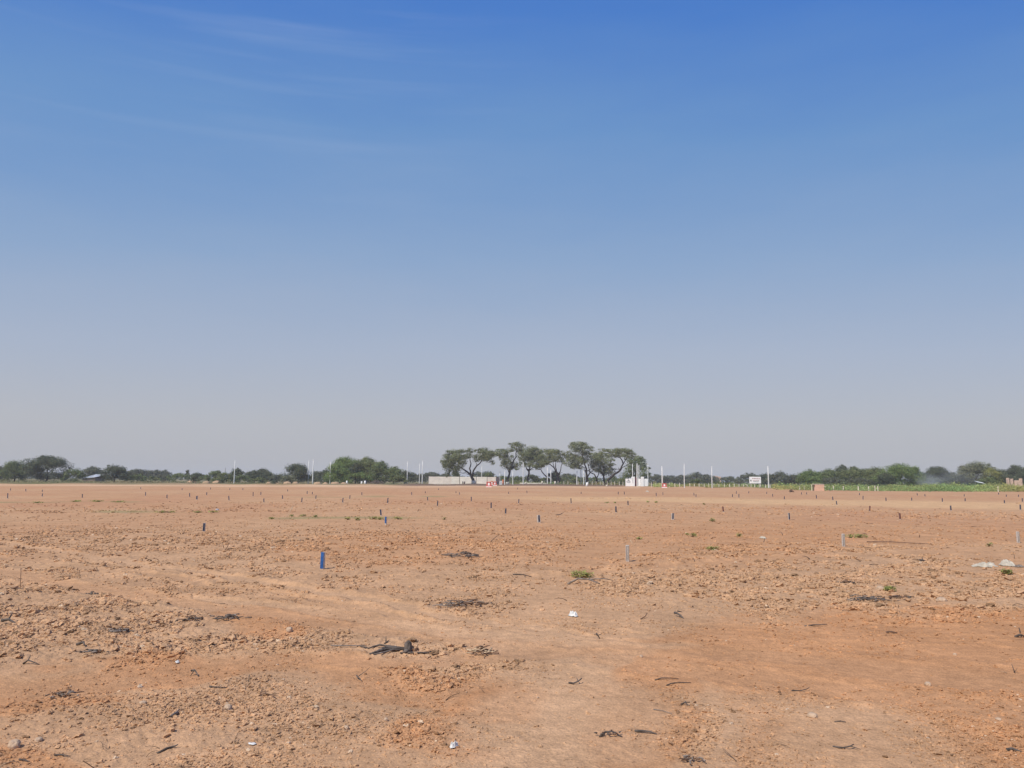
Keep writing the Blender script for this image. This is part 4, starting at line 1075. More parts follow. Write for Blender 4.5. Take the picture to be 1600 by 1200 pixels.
G_L = 'trees and bushes along the left horizon'; G_R = 'trees along the right horizon'; G_M = 'low bushes behind the acacias'
T = bush_tree
TREES = [
 # px, ytop, width, depth, leaf, name, label, group, trunk, squat
 (-4, 727, 24, 290, 'grey', 'bushy_tree', 'greyish tree cut off by the left edge of the picture', G_L, 1, .1),
 (22, 718.5, 38, 262, 'mid', 'bushy_tree', 'rounded green tree left of the big dark tree at far left', G_L, 1, 0),
 (72, 711, 70, 258, 'dark', 'spreading_tree', 'big dark spreading tree at far left, largest on that side', G_L, 1, 0),
 (114, 732, 34, 256, 'mid', 'low_bush', 'low bush leaning on the right foot of the big dark tree', G_L, 0, 0),
 (144, 728, 36, 330, 'grey', 'bushy_tree', 'hazy tree behind the white roofed shed', G_L, 1, .1),
 (178, 725.5, 35, 250, 'dark', 'bushy_tree', 'small dark round tree right of the white roofed shed', G_L, 1, 0),
 (204, 735, 26, 300, 'grey', 'bushy_tree', 'hazy bush just right of the small dark round tree', G_L, 0, 0),
 (214, 731.5, 36, 380, 'grey', 'bushy_tree', 'hazy tree above a row of green shrubs, left of the twin domes', G_L, 1, .1),
 (242, 733, 30, 380, 'grey', 'bushy_tree', 'left of two hazy domed trees', G_L, 1, .1),
 (257, 734.5, 20, 380, 'grey', 'bushy_tree', 'right and smaller of two hazy domed trees', G_L, 1, .1),
 (213, 740.5, 34, 255, 'mid', 'low_bush', 'green shrub in front of the hazy trees on the left', G_L, 0, 0),
 (236, 743.5, 30, 262, 'olive', 'low_bush', 'low olive shrub between the green shrub and the long thicket', G_L, 0, 0),
 (262, 741, 36, 300, 'grey', 'low_bush', 'grey thicket left of the pointed tree', G_L, 0, 0),
 (282, 738, 44, 285, 'mid', 'low_bush', 'long green thicket around the pointed tree', G_L, 0, 0),
 (292.3, 733.4, 7, 286, 'dark', 'pointed_tree', 'thin pointed dark tree sticking out of the long thicket', G_L, 0, 0),
 (307, 737.5, 24, 280, 'dark', 'bushy_tree', 'dark bushy tree just right of the pointed tree', G_L, 1, .05),
 (322, 741, 26, 275, 'mid', 'low_bush', 'low green bush between two dark trees left of the lone pole', G_L, 0, 0),
 (337, 734.5, 34, 268, 'mid', 'bushy_tree', 'green tree with a bare twig on top, left of the lone pole', G_L, 1, .05),
 (352, 738, 28, 260, 'olive', 'low_bush', 'olive bush at the left foot of the lone pole', G_L, 0, 0),
 (369, 732, 24, 290, 'dark', 'bushy_tree', 'dark domed tree right behind the lone pole', G_L, 1, .05),
 (379, 741, 24, 265, 'mid', 'low_bush', 'low bush at the right foot of the lone pole', G_L, 0, 0),
 (397, 733, 34, 285, 'dark', 'bushy_tree', 'dark tree midway between the lone pole and the round dark tree', G_L, 1, .05),
 (410, 730.8, 20, 300, 'grey', 'bushy_tree', 'hazier crown rising right of the midway dark tree', G_L, 1, .1),
 (420, 737, 30, 280, 'dark', 'bushy_tree', 'lower dark bush left of the round dark tree', G_L, 0, 0),
 (434, 741, 26, 275, 'grey', 'low_bush', 'greyish low bush touching the left foot of the round dark tree', G_L, 0, 0),
 (404, 745, 26, 255, 'olive', 'low_bush', 'small olive shrub in front of the midway dark tree', G_L, 0, 0),
 (463, 723.2, 37, 252, 'dark', 'round_tree', 'round dark dense tree left of the close pair of poles', G_L, 1, 0),
 (452, 741, 26, 244, 'pale', 'low_bush', 'pale grey green bush in front of the round dark tree', G_L, 0, 0),
 (493, 735, 18, 330, 'grey', 'bushy_tree', 'thin hazy tree between the close pair of poles and the bright trees', G_L, 1, .2),
 (508, 733, 26, 270, 'dark', 'bushy_tree', 'dark bush filling the gap left of the bright green trees', G_L, 0, 0),
 (489, 742, 26, 290, 'dark', 'low_bush', 'low dark bush at the foot of the close pair of poles', G_L, 0, 0),
 (541, 711, 50, 255, 'bright', 'feathery_tree', 'tallest bright green feathery tree with a pale feathery left side', G_L, 1, 0),
 (527, 724, 36, 248, 'bright', 'feathery_tree', 'lower bright feathery tree behind the twig covered pole', G_L, 1, 0),
 (572, 713.5, 38, 256, 'olive', 'spreading_tree', 'olive tree in the middle of the bright green group', G_L, 1, 0),
 (555, 722, 15, 244, 'dark', 'round_tree', 'small round dark crown set in front of the bright green trees', G_L, 1, .35),
 (560, 736, 40, 244, 'bright', 'low_bush', 'bright bush hanging low in front of the bright green trees', G_L, 0, 0),
 (592, 720.5, 32, 254, 'mid', 'spreading_tree', 'right shoulder tree of the bright green group, above the brush pile', G_L, 1, 0),
 (615, 728, 26, 252, 'mid', 'bushy_tree', 'small green tree at the right end of the bright green group', G_L, 1, 0),
 (625, 741, 22, 248, 'olive', 'low_bush', 'olive bush beside the pole right of the bright green group', G_L, 0, 0),
 (634, 734.5, 26, 320, 'dark', 'bushy_tree', 'dark hazy tree behind the pole right of the bright green group', G_L, 1, .05),
 (650, 739, 30, 340, 'grey', 'low_bush', 'grey thicket behind the pair of poles left of the wall', G_L, 0, 0),
 (671, 736.5, 34, 380, 'grey', 'bushy_tree', 'hazy tree above the left end of the pink wall', G_L, 1, .05),
 (691, 738.5, 30, 380, 'grey', 'bushy_tree', 'lower hazy tree above the wall, left of the first acacia trunk', G_L, 1, .05),
 (712, 735, 13, 290, 'olive', 'low_bush', 'olive bush peeping over the wall under the first acacia', G_L, 0, 0),
 (749, 736, 22, 380, 'grey', 'bushy_tree', 'hazy dark bush behind the pole that rises behind the wall', G_M, 0, 0),
 (762, 735.5, 22, 330, 'dark', 'bushy_tree', 'dark domed bush over the right half of the wall', G_M, 0, 0),
 (763, 738.5, 13, 300, 'olive', 'low_bush', 'small light green bush in front of the dark domed bush over the wall', G_M, 0, 0),
 (786, 742, 22, 330, 'mid', 'low_bush', 'dark green bush right of the wall, behind the bright pole', G_M, 0, 0),
 (808, 743.5, 30, 320, 'mid', 'low_bush', 'green bush between two white poles in the middle', G_M, 0, 0),
 (831, 740.5, 26, 310, 'dark', 'low_bush', 'dark bush at the foot of the straight acacia', G_M, 0, 0),
 (812, 749, 36, 300, 'olive', 'low_bush', 'long low olive hedge behind the tall white pole', G_M, 0, 0),
 (850, 745, 30, 310, 'olive', 'low_bush', 'olive bush under the leaning stem of the forked acacia', G_M, 0, 0),
 (866, 736, 22, 300, 'dark', 'low_bush', 'dark bush seen between the limbs of the forked acacia', G_M, 0, 0),
 (889, 742.5, 34, 320, 'olive', 'low_bush', 'rounded light olive bush left of the four poles', G_M, 0, 0),
 (888, 738.5, 26, 400, 'grey', 'bushy_tree', 'hazy tree behind the rounded olive bush', G_M, 1, .05),
 (909, 746, 26, 320, 'olive', 'low_bush', 'low olive bush behind the four poles', G_M, 0, 0),
 (927, 744, 22, 310, 'mid', 'low_bush', 'green bush between the tallest and the bushy acacia', G_M, 0, 0),
 (960, 743, 30, 300, 'mid', 'low_bush', 'green bush left of the sign on the gate wall', G_M, 0, 0),
 (972, 747, 20, 262, 'olive', 'low_bush', 'olive bush touching the left gate wall', G_M, 0, 0),
 (1026, 740.5, 34, 420, 'grey', 'bushy_tree', 'hazy tree between the gate and the thick grey pole', G_R, 1, .05),
 (1048, 742, 26, 420, 'grey', 'bushy_tree', 'hazy tree between the thick grey pole and the next pole', G_R, 1, .05),
 (1065, 741, 24, 420, 'grey', 'bushy_tree', 'hazy tree behind the pole midway between gate and billboard', G_R, 1, .05),
 (1091, 737.5, 36, 400, 'grey', 'spreading_tree', 'wide hazy domed tree left of the distant pinkish house', G_R, 1, .05),
 (1113, 743, 18, 420, 'grey', 'low_bush', 'hazy bush touching the distant pinkish house', G_R, 0, 0),
 (1090, 748, 34, 215, 'mid', 'low_bush', 'green shrub behind the fence below the wide hazy dome', G_R, 0, 0),
 (1118, 752, 28, 205, 'olive', 'low_bush', 'olive shrub behind the fence below the distant pinkish house', G_R, 0, 0),
 (1140, 743.5, 36, 380, 'grey', 'bushy_tree', 'hazy low tree right of the distant pinkish house', G_R, 1, .05),
 (1140, 752.5, 26, 205, 'mid', 'low_bush', 'green shrub behind the fence left of the billboard', G_R, 0, 0),
 (1174, 739, 44, 350, 'grey', 'spreading_tree', 'grey hazy tree behind the billboard', G_R, 1, .05),
 (1197, 738.5, 26, 340, 'dark', 'bushy_tree', 'dark tree behind the pole right of the billboard', G_R, 1, .05),
 (1219, 736, 32, 300, 'grey', 'bushy_tree', 'grey tree left of a notch in the right tree line', G_R, 1, .05),
 (1242, 740, 24, 300, 'grey', 'bushy_tree', 'low grey tree in the notch of the right tree line', G_R, 1, .05),
 (1266, 732.5, 38, 262, 'bright', 'spreading_tree', 'green tree standing behind the tan block', G_R, 1, 0),
 (1296, 732.5, 36, 264, 'mid', 'spreading_tree', 'green tree just right of the tan block, lower than the next', G_R, 1, 0),
 (1316, 726, 22, 300, 'dark', 'bushy_tree', 'left of two dark crowns rising above the right tree line', G_R, 1, .1),
 (1336, 726.6, 14, 300, 'dark', 'bushy_tree', 'right and smaller of two dark crowns above the right tree line', G_R, 1, .1),
 (1334, 731, 44, 256, 'olive', 'spreading_tree', 'olive tree below the two dark crowns', G_R, 1, 0),
 (1365, 728.5, 38, 262, 'olive', 'spreading_tree', 'olive green tree left of the rounded green tree', G_R, 1, 0),
 (1270, 744, 26, 240, 'bright', 'low_bush', 'light green bush peeping up left of and behind the tan block', G_R, 0, 0),
 (1300, 745, 40, 246, 'grey', 'low_bush', 'grey thicket under the green trees right of the tan block', G_R, 0, 0),
 (1345, 745, 56, 246, 'grey', 'low_bush', 'wide grey thicket under the olive trees', G_R, 0, 0),
 (1408, 722.8, 62, 240, 'bright', 'round_tree', 'rounded bright green tree left of the smoke', G_R, 1, 0),
 (1384, 738, 24, 236, 'dark', 'low_bush', 'dark bush in the shade left under the rounded green tree', G_R, 0, 0),
 (1444, 737, 20, 290, 'dark', 'bushy_tree', 'low dark tree between the rounded green tree and the smoke', G_R, 1, .05),
 (1466, 728.5, 30, 265, 'dark', 'bushy_tree', 'dark tree standing right behind the smoke', G_R, 1, .05),
 (1487, 737.5, 22, 275, 'grey', 'bushy_tree', 'grey tree in thin smoke left of the pale spreading tree', G_R, 1, .05),
 (1526, 720.6, 58, 248, 'pale', 'spreading_tree', 'pale spreading tree at right with flat layers of foliage', G_R, 1, .05),
 (1550, 730, 24, 244, 'yellow', 'bushy_tree', 'yellowish green tree on the right flank of the pale spreading tree', G_R, 1, 0),
 (1500, 741, 36, 246, 'grey', 'low_bush', 'grey bush under the left side of the pale spreading tree', G_R, 0, 0),
 (1545, 744, 30, 236, 'mid', 'low_bush', 'green bush under the right side of the pale spreading tree', G_R, 0, 0),
 (1572, 732, 34, 275, 'dark', 'bushy_tree', 'dark tree behind the brick hut, left of the tallest at the edge', G_R, 1, 0),
 (1589, 726, 26, 270, 'dark', 'bushy_tree', 'taller dark tree behind the right side of the brick hut', G_R, 1, 0),
 (1606, 728, 30, 262, 'dark', 'bushy_tree', 'dark tree cut off by the right edge of the picture', G_R, 1, 0),
 (304, 742, 9, 232, 'dark', 'small_shrub', 'small dark shrub standing among the sand heaps left of the lone pole', G_L, 0, 0),
 (346.5, 748, 9, 232, 'dark', 'small_shrub', 'small dark shrub at the right end of a sand heap near the lone pole', G_L, 0, 0),
 (428.5, 750, 9, 230, 'dark', 'small_shrub', 'small dark shrub between two sand heaps below the round dark tree', G_L, 0, 0),
]
for k, (px, yt, w, d, mat, name, lab, grp, tr, sq) in enumerate(TREES):
    ex = None
    if 'bare twig' in lab: ex = (352, 730.6)
    T(px, yt, w, d, mat, name, lab, 'tree' if 'tree' in name else 'bush', grp, None, k, bool(tr), sq, 0, ex)

# far low woodland that reads as one mass
def far_woods():
    rs = np.random.default_rng(5)
    pts = []; tint = []
    for px in np.arange(-260, 1860, 3.4):
        d = 640 + rs.uniform(-60, 90); s = d / F
        h = max(1.5, (7.2 + 3.2 * float(perlin(px * .021, .3, 91)) + 2.0 * float(perlin(px * .09, .8, 92))) * s)
        c = P(px, 752, d); n = 46
        q = rs.standard_normal((n, 3)) * np.array([4.0, 3.0, 1.0]); q[:, 2] = rs.random(n) ** .7 * h
        pts.append(np.array([c.x, c.y, 0]) + q); tint.append(rs.uniform(.75, 1.25, n))
    pts = np.concatenate(pts); t = np.concatenate(tint)
    V, Fq = leaf_quads(pts, 1.35, rs, .3, .8)
    me = np_mesh('far_woodland', V, Fq, LEAF['grey'], False, None, np.repeat(np.stack([t, t, t], -1), 4, 0))
    tag(link('far_woodland', me), 'far low hazy woodland closing the horizon', 'woodland', kind='stuff')
far_woods()

# long grass on the right, sparse grass on the left and behind the fence
def grass_patch(name, label, polys, n, hgt, leaf, mat, seed):
    rs = np.random.default_rng(seed)
    X, Y, HH = [], [], []
    for (px0, px1, d0, d1, k, hm) in polys:
        m = int(n * k); px = rs.uniform(px0, px1, m)
        dd = 1 / rs.uniform(1 / d1, 1 / d0, m)
        sl = (px - px0) / max(1, px1 - px0)
        x = (px - 800) / F * dd; X.append(x); Y.append(dd); HH.append(np.full(m, hgt * hm))
    x = np.concatenate(X); y = np.concatenate(Y); hh = np.concatenate(HH)
    pxx, pyy = project(x, y)
    e = far_edge_py(pxx); keep = (pyy < e + rs.normal(0, .25, len(x)))
    cl = perlin(x * .16, y * .10, seed + 1); keep &= rs.random(len(x)) < np.clip(.55 + 1.1 * cl, .1, 1)
    x, y, hh, cl = x[keep], y[keep], hh[keep], cl[keep]
    z = height(x, y)
    hh = hh * np.clip(.75 + .8 * cl, .35, 1.5) * (.8 + .5 * perlin(x * .5, y * .3, seed + 2)) 
    q = np.stack([x, y, z + rs.random(len(x)) * hh], -1)
    V, Fq = leaf_quads(q, leaf, rs, 1.6, .5)
    t = rs.uniform(.75, 1.25, len(x)) * (1 + .35 * perlin(x * .09, y * .12, seed + 3))
    yl = np.clip(.9 + .5 * perlin(x * .05, y * .07, seed + 4), .7, 1.4)
    col = np.repeat(np.stack([t * yl, t, t * .95], -1), 4, 0)
    me = np_mesh(name, V, Fq, LEAF[mat], False, None, np.clip(col, .3, 2))
    tag(link(name, me), label, 'grass', kind='stuff')
grass_patch('long_grass', 'rough green grass and weeds beyond the right edge of the field', [(1205, 1700, 148, 235, 1.0, 1.15), (1440, 1700, 150, 225, .5, 1.35), (1020, 1100, 206, 250, .14, .9), (1100, 1215, 188, 240, .18, .9), (800, 980, 262, 300, .12, 1.0)], 62000, 1.05, .42, 'grass', 401)
grass_patch('roadside_grass', 'thin dry green grass along the far left edge of the field', [(-120, 320, 215, 300, .55, .8), (320, 670, 225, 300, .2, .6), (850, 980, 250, 290, .10, .8)], 26000, .7, .38, 'drygrass', 431)

# smoke drifting from behind the grass
def smoke():
    d = 226.0
    def dome(name, c, r, dens, label):
        v, f = ICO2
        q = v * np.array(r) * (1 + .25 * perlin(v[:, 0] * 2.2 + 5, v[:, 2] * 2.2 + v[:, 1], 95))[:, None]
        m = bpy.data.materials.new('thin_smoke'); m.use_nodes = True
        t = m.node_tree; t.nodes.remove(t.nodes['Principled BSDF'])
        vol = t.nodes.new('ShaderNodeVolumePrincipled'); vol.inputs['Color'].default_value = (.93, .97, 1.0, 1)
        tc = t.nodes.new('ShaderNodeTexCoord'); n = t.nodes.new('ShaderNodeTexNoise'); n.inputs['Scale'].default_value = .32; n.inputs['Detail'].default_value = 3
        mp = t.nodes.new('ShaderNodeMapping'); mp.inputs['Rotation'].default_value = (0, R(-25), 0); mp.inputs['Scale'].default_value = (.6, .6, 1.2)
        t.links.new(tc.outputs['Object'], mp.inputs[0]); t.links.new(mp.outputs[0], n.inputs['Vector'])
        ln = t.nodes.new('ShaderNodeVectorMath'); ln.operation = 'DIVIDE'; ln.inputs[1].default_value = tuple(r)
        t.links.new(tc.outputs['Object'], ln.inputs[0])
        le = t.nodes.new('ShaderNodeVectorMath'); le.operation = 'LENGTH'; t.links.new(ln.outputs[0], le.inputs[0])
        mr = t.nodes.new('ShaderNodeMapRange'); mr.inputs['From Min'].default_value = .95; mr.inputs['From Max'].default_value = .1; mr.inputs['To Max'].default_value = dens
        t.links.new(le.outputs['Value'], mr.inputs['Value'])
        mn = t.nodes.new('ShaderNodeMapRange'); mn.inputs['From Min'].default_value = .38; mn.inputs['From Max'].default_value = .62
        t.links.new(n.outputs[0], mn.inputs['Value'])
        mu = t.nodes.new('ShaderNodeMath'); mu.operation = 'MULTIPLY'; t.links.new(mr.outputs[0], mu.inputs[0]); t.links.new(mn.outputs[0], mu.inputs[1])
        t.links.new(mu.outputs[0], vol.inputs['Density']); t.links.new(vol.outputs[0], t.nodes['Material Output'].inputs['Volume'])
        o = link(name, np_mesh(name, q, f, m, True), None, c)
        tag(o, label, 'smoke', kind='stuff')
    c = P(1452, 751.5, d); dome('smoke', (c.x, d, 1.7), (4.4, 4.0, 2.9), .15, 'bluish smoke rising behind the grass right of the rounded green tree')
    c = P(1492, 747, d); dome('drifting_smoke', (c.x, d + 6, c.z), (12.5, 5.0, 3.4), .05, 'thin veil of smoke drifting right before the pale spreading tree')
smoke()
# ------------------------------------------------------------------ survey pegs
PEGS = [ # px, y of the foot, height px, kind
 (16.5,766.5,3),(12,779,7),(40.5,768,4),(66,768.5,3),(66,776,4),(128.5,778,5),(227.5,775,5),(284.5,766,3),(261,779,5),(296.5,776.5,5),(307.5,781,5),(323,774,4),(329,765,3),(359,766,3),(379.5,766,3),(358,782,6),(395.5,776,6),(220,764.5,3),
 (407.5,773.5,4),(412.5,785,5),(441.5,780,5),(471.5,785,6),(480,772,4),(488,772.5,3),(493.5,780,5),(449.5,768,3),(535.5,785.5,6),(546.5,780,5),(565.5,774,4),(595.5,806,9.5),
 (605.5,786.5,7),(602.5,820,12),(643.5,774,4),(664.5,771,3),(668.5,782.5,5),(683.5,791,7),(685.5,766,3),(712.5,771,3),(736.5,783.5,6),(767.5,795,8),(790,803,8),(795,772,3),(718,773,3),
 (810.5,787,6),(823.5,771,4),(842,816.5,11),(892.5,787,7),(908,772,3),(962.5,801,8),(981.5,790,6),(975.5,773,4),(966,773,4),(808.5,765,3),
 (1025.5,775.5,4.5),(1036,774,4),(1051,812,9.5),(1084.5,775,4),(1087.5,777,4),(1130.5,800,7),(1144.5,777,4),(1150.5,772,4),(1154.5,778,5),(1170,771,3),(1198,772,3),
 (1207.5,776.5,4),(1225.5,780.5,4),(1233,812,10),(1252.5,773,3),(1260.5,773,3),(1276,779.5,5),(1301.5,782,5),(1307.5,789,5),(1343,774,3),(1348.5,781,5),(1359,799,7),(1384.5,783.5,5),
 (1406.5,811.5,9),(1424.5,782.5,4),(1433.5,774.5,3),(1445.5,776,3),(1472.5,784.5,5),(1486,798,6.5),(1506.5,776,3),(1508,783.5,4),(1560.5,773,2.6),(1569.5,786.5,4),(1572.5,776.5,3),(1591.5,776.5,3),(1597.5,784.5,5),(1594.5,797,7),
 (503.5,889,25),(318.5,830,12),(980.5,877,24),(1318.3,854,19),(1591.3,848,16.5)]
PEG_SPECIAL = {
 503.5: ('blue', 'bright blue square survey peg with a bare grey foot, nearest on the left'),
 318.5: ('darkblue', 'dark blue peg on its own in the left field below the low far bushes'),
 980.5: ('grey', 'grey unpainted survey peg, tallest in the middle, right of the green weed'),
 1318.3: ('grey', 'grey unpainted survey peg just left of two green tufts on the right'),
 1591.3: ('grey', 'grey unpainted survey peg near the right picture edge above the white sacks'),
 602.5: ('bluegrey', 'blue peg with a grey foot beside green weeds, in front of a smaller dark peg'),
 595.5: ('dark', 'dark peg just behind the blue one at the green weeds'),
 842: ('darkgrey', 'thick half dark half grey peg in the middle below the forked acacia'),
 1051: ('darkgrey', 'dark peg with pale grey edges below the pole midway between gate and billboard'),
 1233: ('darkblue', 'dark blue peg with a pale right side, below the stump clump'),
 1406.5: ('red', 'dark red peg below the rounded green tree on the right'),
 1359: ('red', 'smaller dark red peg on the pale path, below the olive trees'),
 1130.5: ('red', 'thin dark red peg below the distant pinkish house'),
}
LANDM = [(30, 'the left picture edge'), (75, 'the big dark tree at far left'), (146, 'the white roofed shed'), (215, 'the green shrub on the left'), (262, 'the grey thicket on the left'), (292, 'the pointed tree'), (335, 'the green tree left of the lone pole'), (365, 'the lone pole'),
         (405, 'the midway dark tree'), (463, 'the round dark tree'), (488, 'the close pair of poles'), (541, 'the tallest bright green tree'), (592, 'the grey brush pile'), (636, 'the pole right of the bright green trees'), (659, 'the pair of poles left of the wall'), (690, 'the left half of the pink wall'),
         (724, 'the two dark red drums'), (740, 'the leaning acacia trunk'), (768, 'the red and white barriers'), (793, 'the high open acacia'), (820, 'the tall white pole standing alone'), (866, 'the forked acacia'), (905, 'the four poles under the tallest acacia'), (940, 'the bushy acacia'), (980, 'the sign on the gate wall'),
         (1012, 'the right end of the gate wall'), (1035, 'the thick grey pole'), (1090, 'the wide hazy dome tree'), (1112, 'the distant pinkish house'), (1145, 'the fence left of the billboard'), (1180, 'the billboard'), (1203, 'the thick white pole right of the billboard'), (1240, 'the dark stump clump'), (1280, 'the tan masonry block'),
         (1310, 'the two dark crowns on the right'), (1345, 'the olive trees on the right'), (1408, 'the rounded bright green tree'), (1450, 'the smoke'), (1470, 'the dark tree behind the smoke'), (1525, 'the pale spreading tree'), (1588, 'the unfinished brick hut')]
def peg_band(yb):
    return 'farthest row' if yb < 771.5 else 'far row' if yb < 777.6 else 'middle row' if yb < 784 else 'nearer row' if yb < 792 else 'forward row'
M_EDGE = simple('peg_edge_groove', (.27, .235, .21), .9, .2, 20.0)
def build_pegs():
    keys = {}
    for px, yb, h in PEGS:
        if px in PEG_SPECIAL: continue
        lm = min(LANDM, key=lambda q: abs(q[0] - px))[1]
        keys.setdefault((peg_band(yb), lm), []).append(px)
    words = {2: ['left of two', 'right of two'], 3: ['leftmost of three', 'middle of three', 'rightmost of three'], 4: ['leftmost of four', 'second of four', 'third of four', 'rightmost of four'], 5: ['leftmost of five', 'second of five', 'middle of five', 'fourth of five', 'rightmost of five']}
    rs = random.Random(12)
    for px, yb, hpx in PEGS:
        kind, lab = PEG_SPECIAL.get(px, ('dark', None))
        g = G(px, yb)
        d = g.y
        h = max(.16, (P(px, yb - hpx, d).z - g.z) * (1.0 if yb < 772 else 1.15 if yb < 803 else 1.0) + .015)
        h = min(h, .55)
        if lab is None:
            lm = min(LANDM, key=lambda q: abs(q[0] - px))[1]
            mem = sorted(keys[(peg_band(yb), lm)])
            lab = 'dark peg, %s, below %s' % (peg_band(yb), lm)
            if len(mem) > 1: lab += ', ' + words[len(mem)][mem.index(px)]
        root = thing('survey_peg', lab, 'peg', g, 'survey pegs across the field')
        w = .055 if d < 60 else .055 + .00022 * (d - 60)
        if kind == 'dark' and d > 50: w *= .95
        if px == 307.5: w *= 1.6
        rz = rs.uniform(-.25, .25); tx, ty = rs.gauss(0, .05), rs.gauss(0, .05)
        if kind in ('blue', 'grey'): tx, ty = tx * .2, ty * .2
        if kind in ('blue', 'darkblue', 'bluegrey'): w = .064
        if kind == 'grey': w = .062
        if kind == 'darkgrey': w = .11
        bare = {'blue': .06, 'bluegrey': .22, 'darkblue': .05, 'darkgrey': .12, 'dark': .12, 'red': .1}.get(kind, 0)
        M_ = {'blue': M_PEGBLUE, 'darkblue': M_PEGDARK, 'bluegrey': M_PEGBLUE, 'dark': M_PEGDARK, 'darkgrey': M_PEGDARK, 'red': M_PEGRED, 'grey': M_PEGGREY}[kind]
        s = MB(); tl = (tx, ty)
        T0 = Matrix.Rotation(tx, 4, 'X') @ Matrix.Rotation(ty, 4, 'Y')
        def slab(mb, cx, cy, z0, z1, dx, dy, b):
            c = Vector(g) + T0 @ (Matrix.Rotation(rz, 4, 'Z') @ Vector((cx, cy, (z0 + z1) / 2)))
            mb.box(c, (dx, dy, z1 - z0), rz, 0, tl, b)
        slab(s, 0, 0, -.12, h, w, w, .006)
        s.build('stake', M_PEGGREY, root)
        if kind == 'grey':
            c = MB(); slab(c, -w * .36, -w / 2 - .004, .02, h - .01, w * .20, .008, .001); slab(c, w * .30, -w / 2 - .004, .02, h - .01, w * .16, .008, .001)
            c.build('edge_strip', M_EDGE, root)
        else:
            c = MB(); fw = {'darkgrey': .52, 'dark': .96}.get(kind, .84)
            slab(c, 0, -w / 2 - .003, bare * h, h + .002, w * fw, .007, .001)
            if kind in ('dark', 'red'):
                slab(c, -w / 2 - .003, .002, bare * h, h + .002, .007, w * .9, .001)
                slab(c, 0, .0, h - .03, h + .006, w * .94, w * .94, .002)
            c.build('paint_coat', M_, root)
build_pegs()

# ------------------------------------------------------------------ green weeds that can be counted
def weed(px, py, wpx, hpx, label, seed, mat='weed', name='weed_tuft', group='green weeds dotted over the field'):
    rs = np.random.default_rng(500 + seed)
    g = G(px, py); d = g.y; s = d / F
    W = wpx * s * 1.25; H = hpx * s * .75
    root = thing(name, label, 'weed', g, group)
    n = int(np.clip(1.25 * wpx * hpx, 22, 300))
    leaf = max(.04, 2.3 * s)
    a = rs.uniform(0, 6.283, n); r = rs.random(n) ** .6 * W / 2
    cl = rs.uniform(-.5, .5, (5, 2)) * W * .8
    k = rs.integers(0, 5, n)
    q = np.stack([g.x + cl[k, 0] * .8 + r * np.cos(a) * .45, g.y + cl[k, 1] * .8 + r * np.sin(a) * .6, g.z + .01 + H * rs.random(n) ** .8 * rs.uniform(.6, 1.0, 5)[k]], -1)
    V, Fq = leaf_quads(q, leaf, rs, 1.2, .6)
    t = rs.uniform(.6, 1.45, n); col = np.repeat(np.stack([t * rs.uniform(.9, 1.3, n), t, t * .9], -1), 4, 0)
    link('leaves', np_mesh('leaves', V - np.array(g), Fq, LEAF[mat], False, None, col), root)
    m = MB()
    for i in range(7):
        e = q[rs.integers(0, n)]
        m.tube([Vector(g) + Vector((rs.normal(0, .08) * W, rs.normal(0, .08) * W, -.01)), Vector(((g.x + e[0]) / 2, (g.y + e[1]) / 2, (g.z + e[2]) / 2 + .3 * H)), Vector(e)], [.006 + .2 * s, .005 + .15 * s, .003], 4)
    m.build('stems', M_WOOD_BROWN, root)
WEEDS = [(908, 902, 30, 13, 'largest bright green weed, left of the tall grey peg'), (1114, 859, 21, 7, 'flat green weed on the right of the middle, before the red patch'),
 (1343, 840, 19, 8, 'right and fuller of two green tufts beside the grey peg'), (1327, 840, 13, 6, 'left and thinner of two green tufts beside the grey peg'), (1389, 922, 20, 8, 'dull sparse weed among the dark clods on the right'),
 (1572, 897, 12, 11, 'greyish weed just below the white sacks'), (1155, 839, 8, 8, 'small upright weed right of the flat green one'), (1082, 839, 11, 7, 'small pale weed left of the upright one'), (1000, 843, 10, 5, 'small weed above the tall grey peg'),
 (1114, 815, 8, 7, 'small yellowish tuft below the distant pinkish house'), (1073, 836, 6, 4, 'tiny weed left of the small pale one'), (1546, 854, 8, 8, 'faint upright weed above the white sacks'),
 (543, 812.5, 9, 5, 'left green weed of a row behind the blue peg'), (556, 813, 10, 6, 'second green weed of the row behind the blue peg'), (583, 811.5, 12, 6, 'green weed just left of the blue peg'), (594, 812, 9, 6, 'green weed at the foot of the dark peg by the blue one'), (622, 811.5, 12, 5, 'thin weed just right of the blue peg'),
 (425, 811, 10, 4, 'dull weed left of a dry stalk in the left field'), (456, 807, 9, 4, 'left of two dull weeds in the left mid field'), (472, 807, 10, 4, 'right of two dull weeds in the left mid field'), (492, 808, 8, 4, 'dull weed between the two and the row by the blue peg'),
 (252, 801, 14, 4, 'green patch at the left end of a weedy strip in the left field'), (264, 801, 16, 4, 'brightest green patch of the weedy strip in the left field'), (310, 801, 14, 3.5, 'small green patch right of the brightest one in the left strip'), (333, 801, 15, 4, 'dark green patch at the right end of the left weedy strip'),
 (118, 784, 22, 3.5, 'low green patch in the upper left weedy strip'), (155, 784, 24, 3.5, 'long low green patch right of another in the upper left strip'), (185, 785, 20, 3, 'faint low green patch at the right end of the upper left strip'), (56, 786, 18, 3, 'faint low green patch at the left end of the upper left strip'),
 (1025, 785.5, 7, 3, 'dark little tuft on the pale path right of the gate'), (1013, 785, 6, 3.4, 'dark little tuft below the right end of the gate wall'), (1101, 788.5, 5, 3, 'dark little tuft on the pale path below the wide hazy dome'), (948, 786, 8, 3.2, 'dark little tuft below the bushy acacia'), (962, 786, 6, 2.4, 'tiny tuft right of the one below the bushy acacia'), (694, 812, 7, 5, 'thin weed in the middle below the left half of the wall')]
for k, (px, py, w, h, lab) in enumerate(WEEDS): weed(px, py, w, h, lab, k)

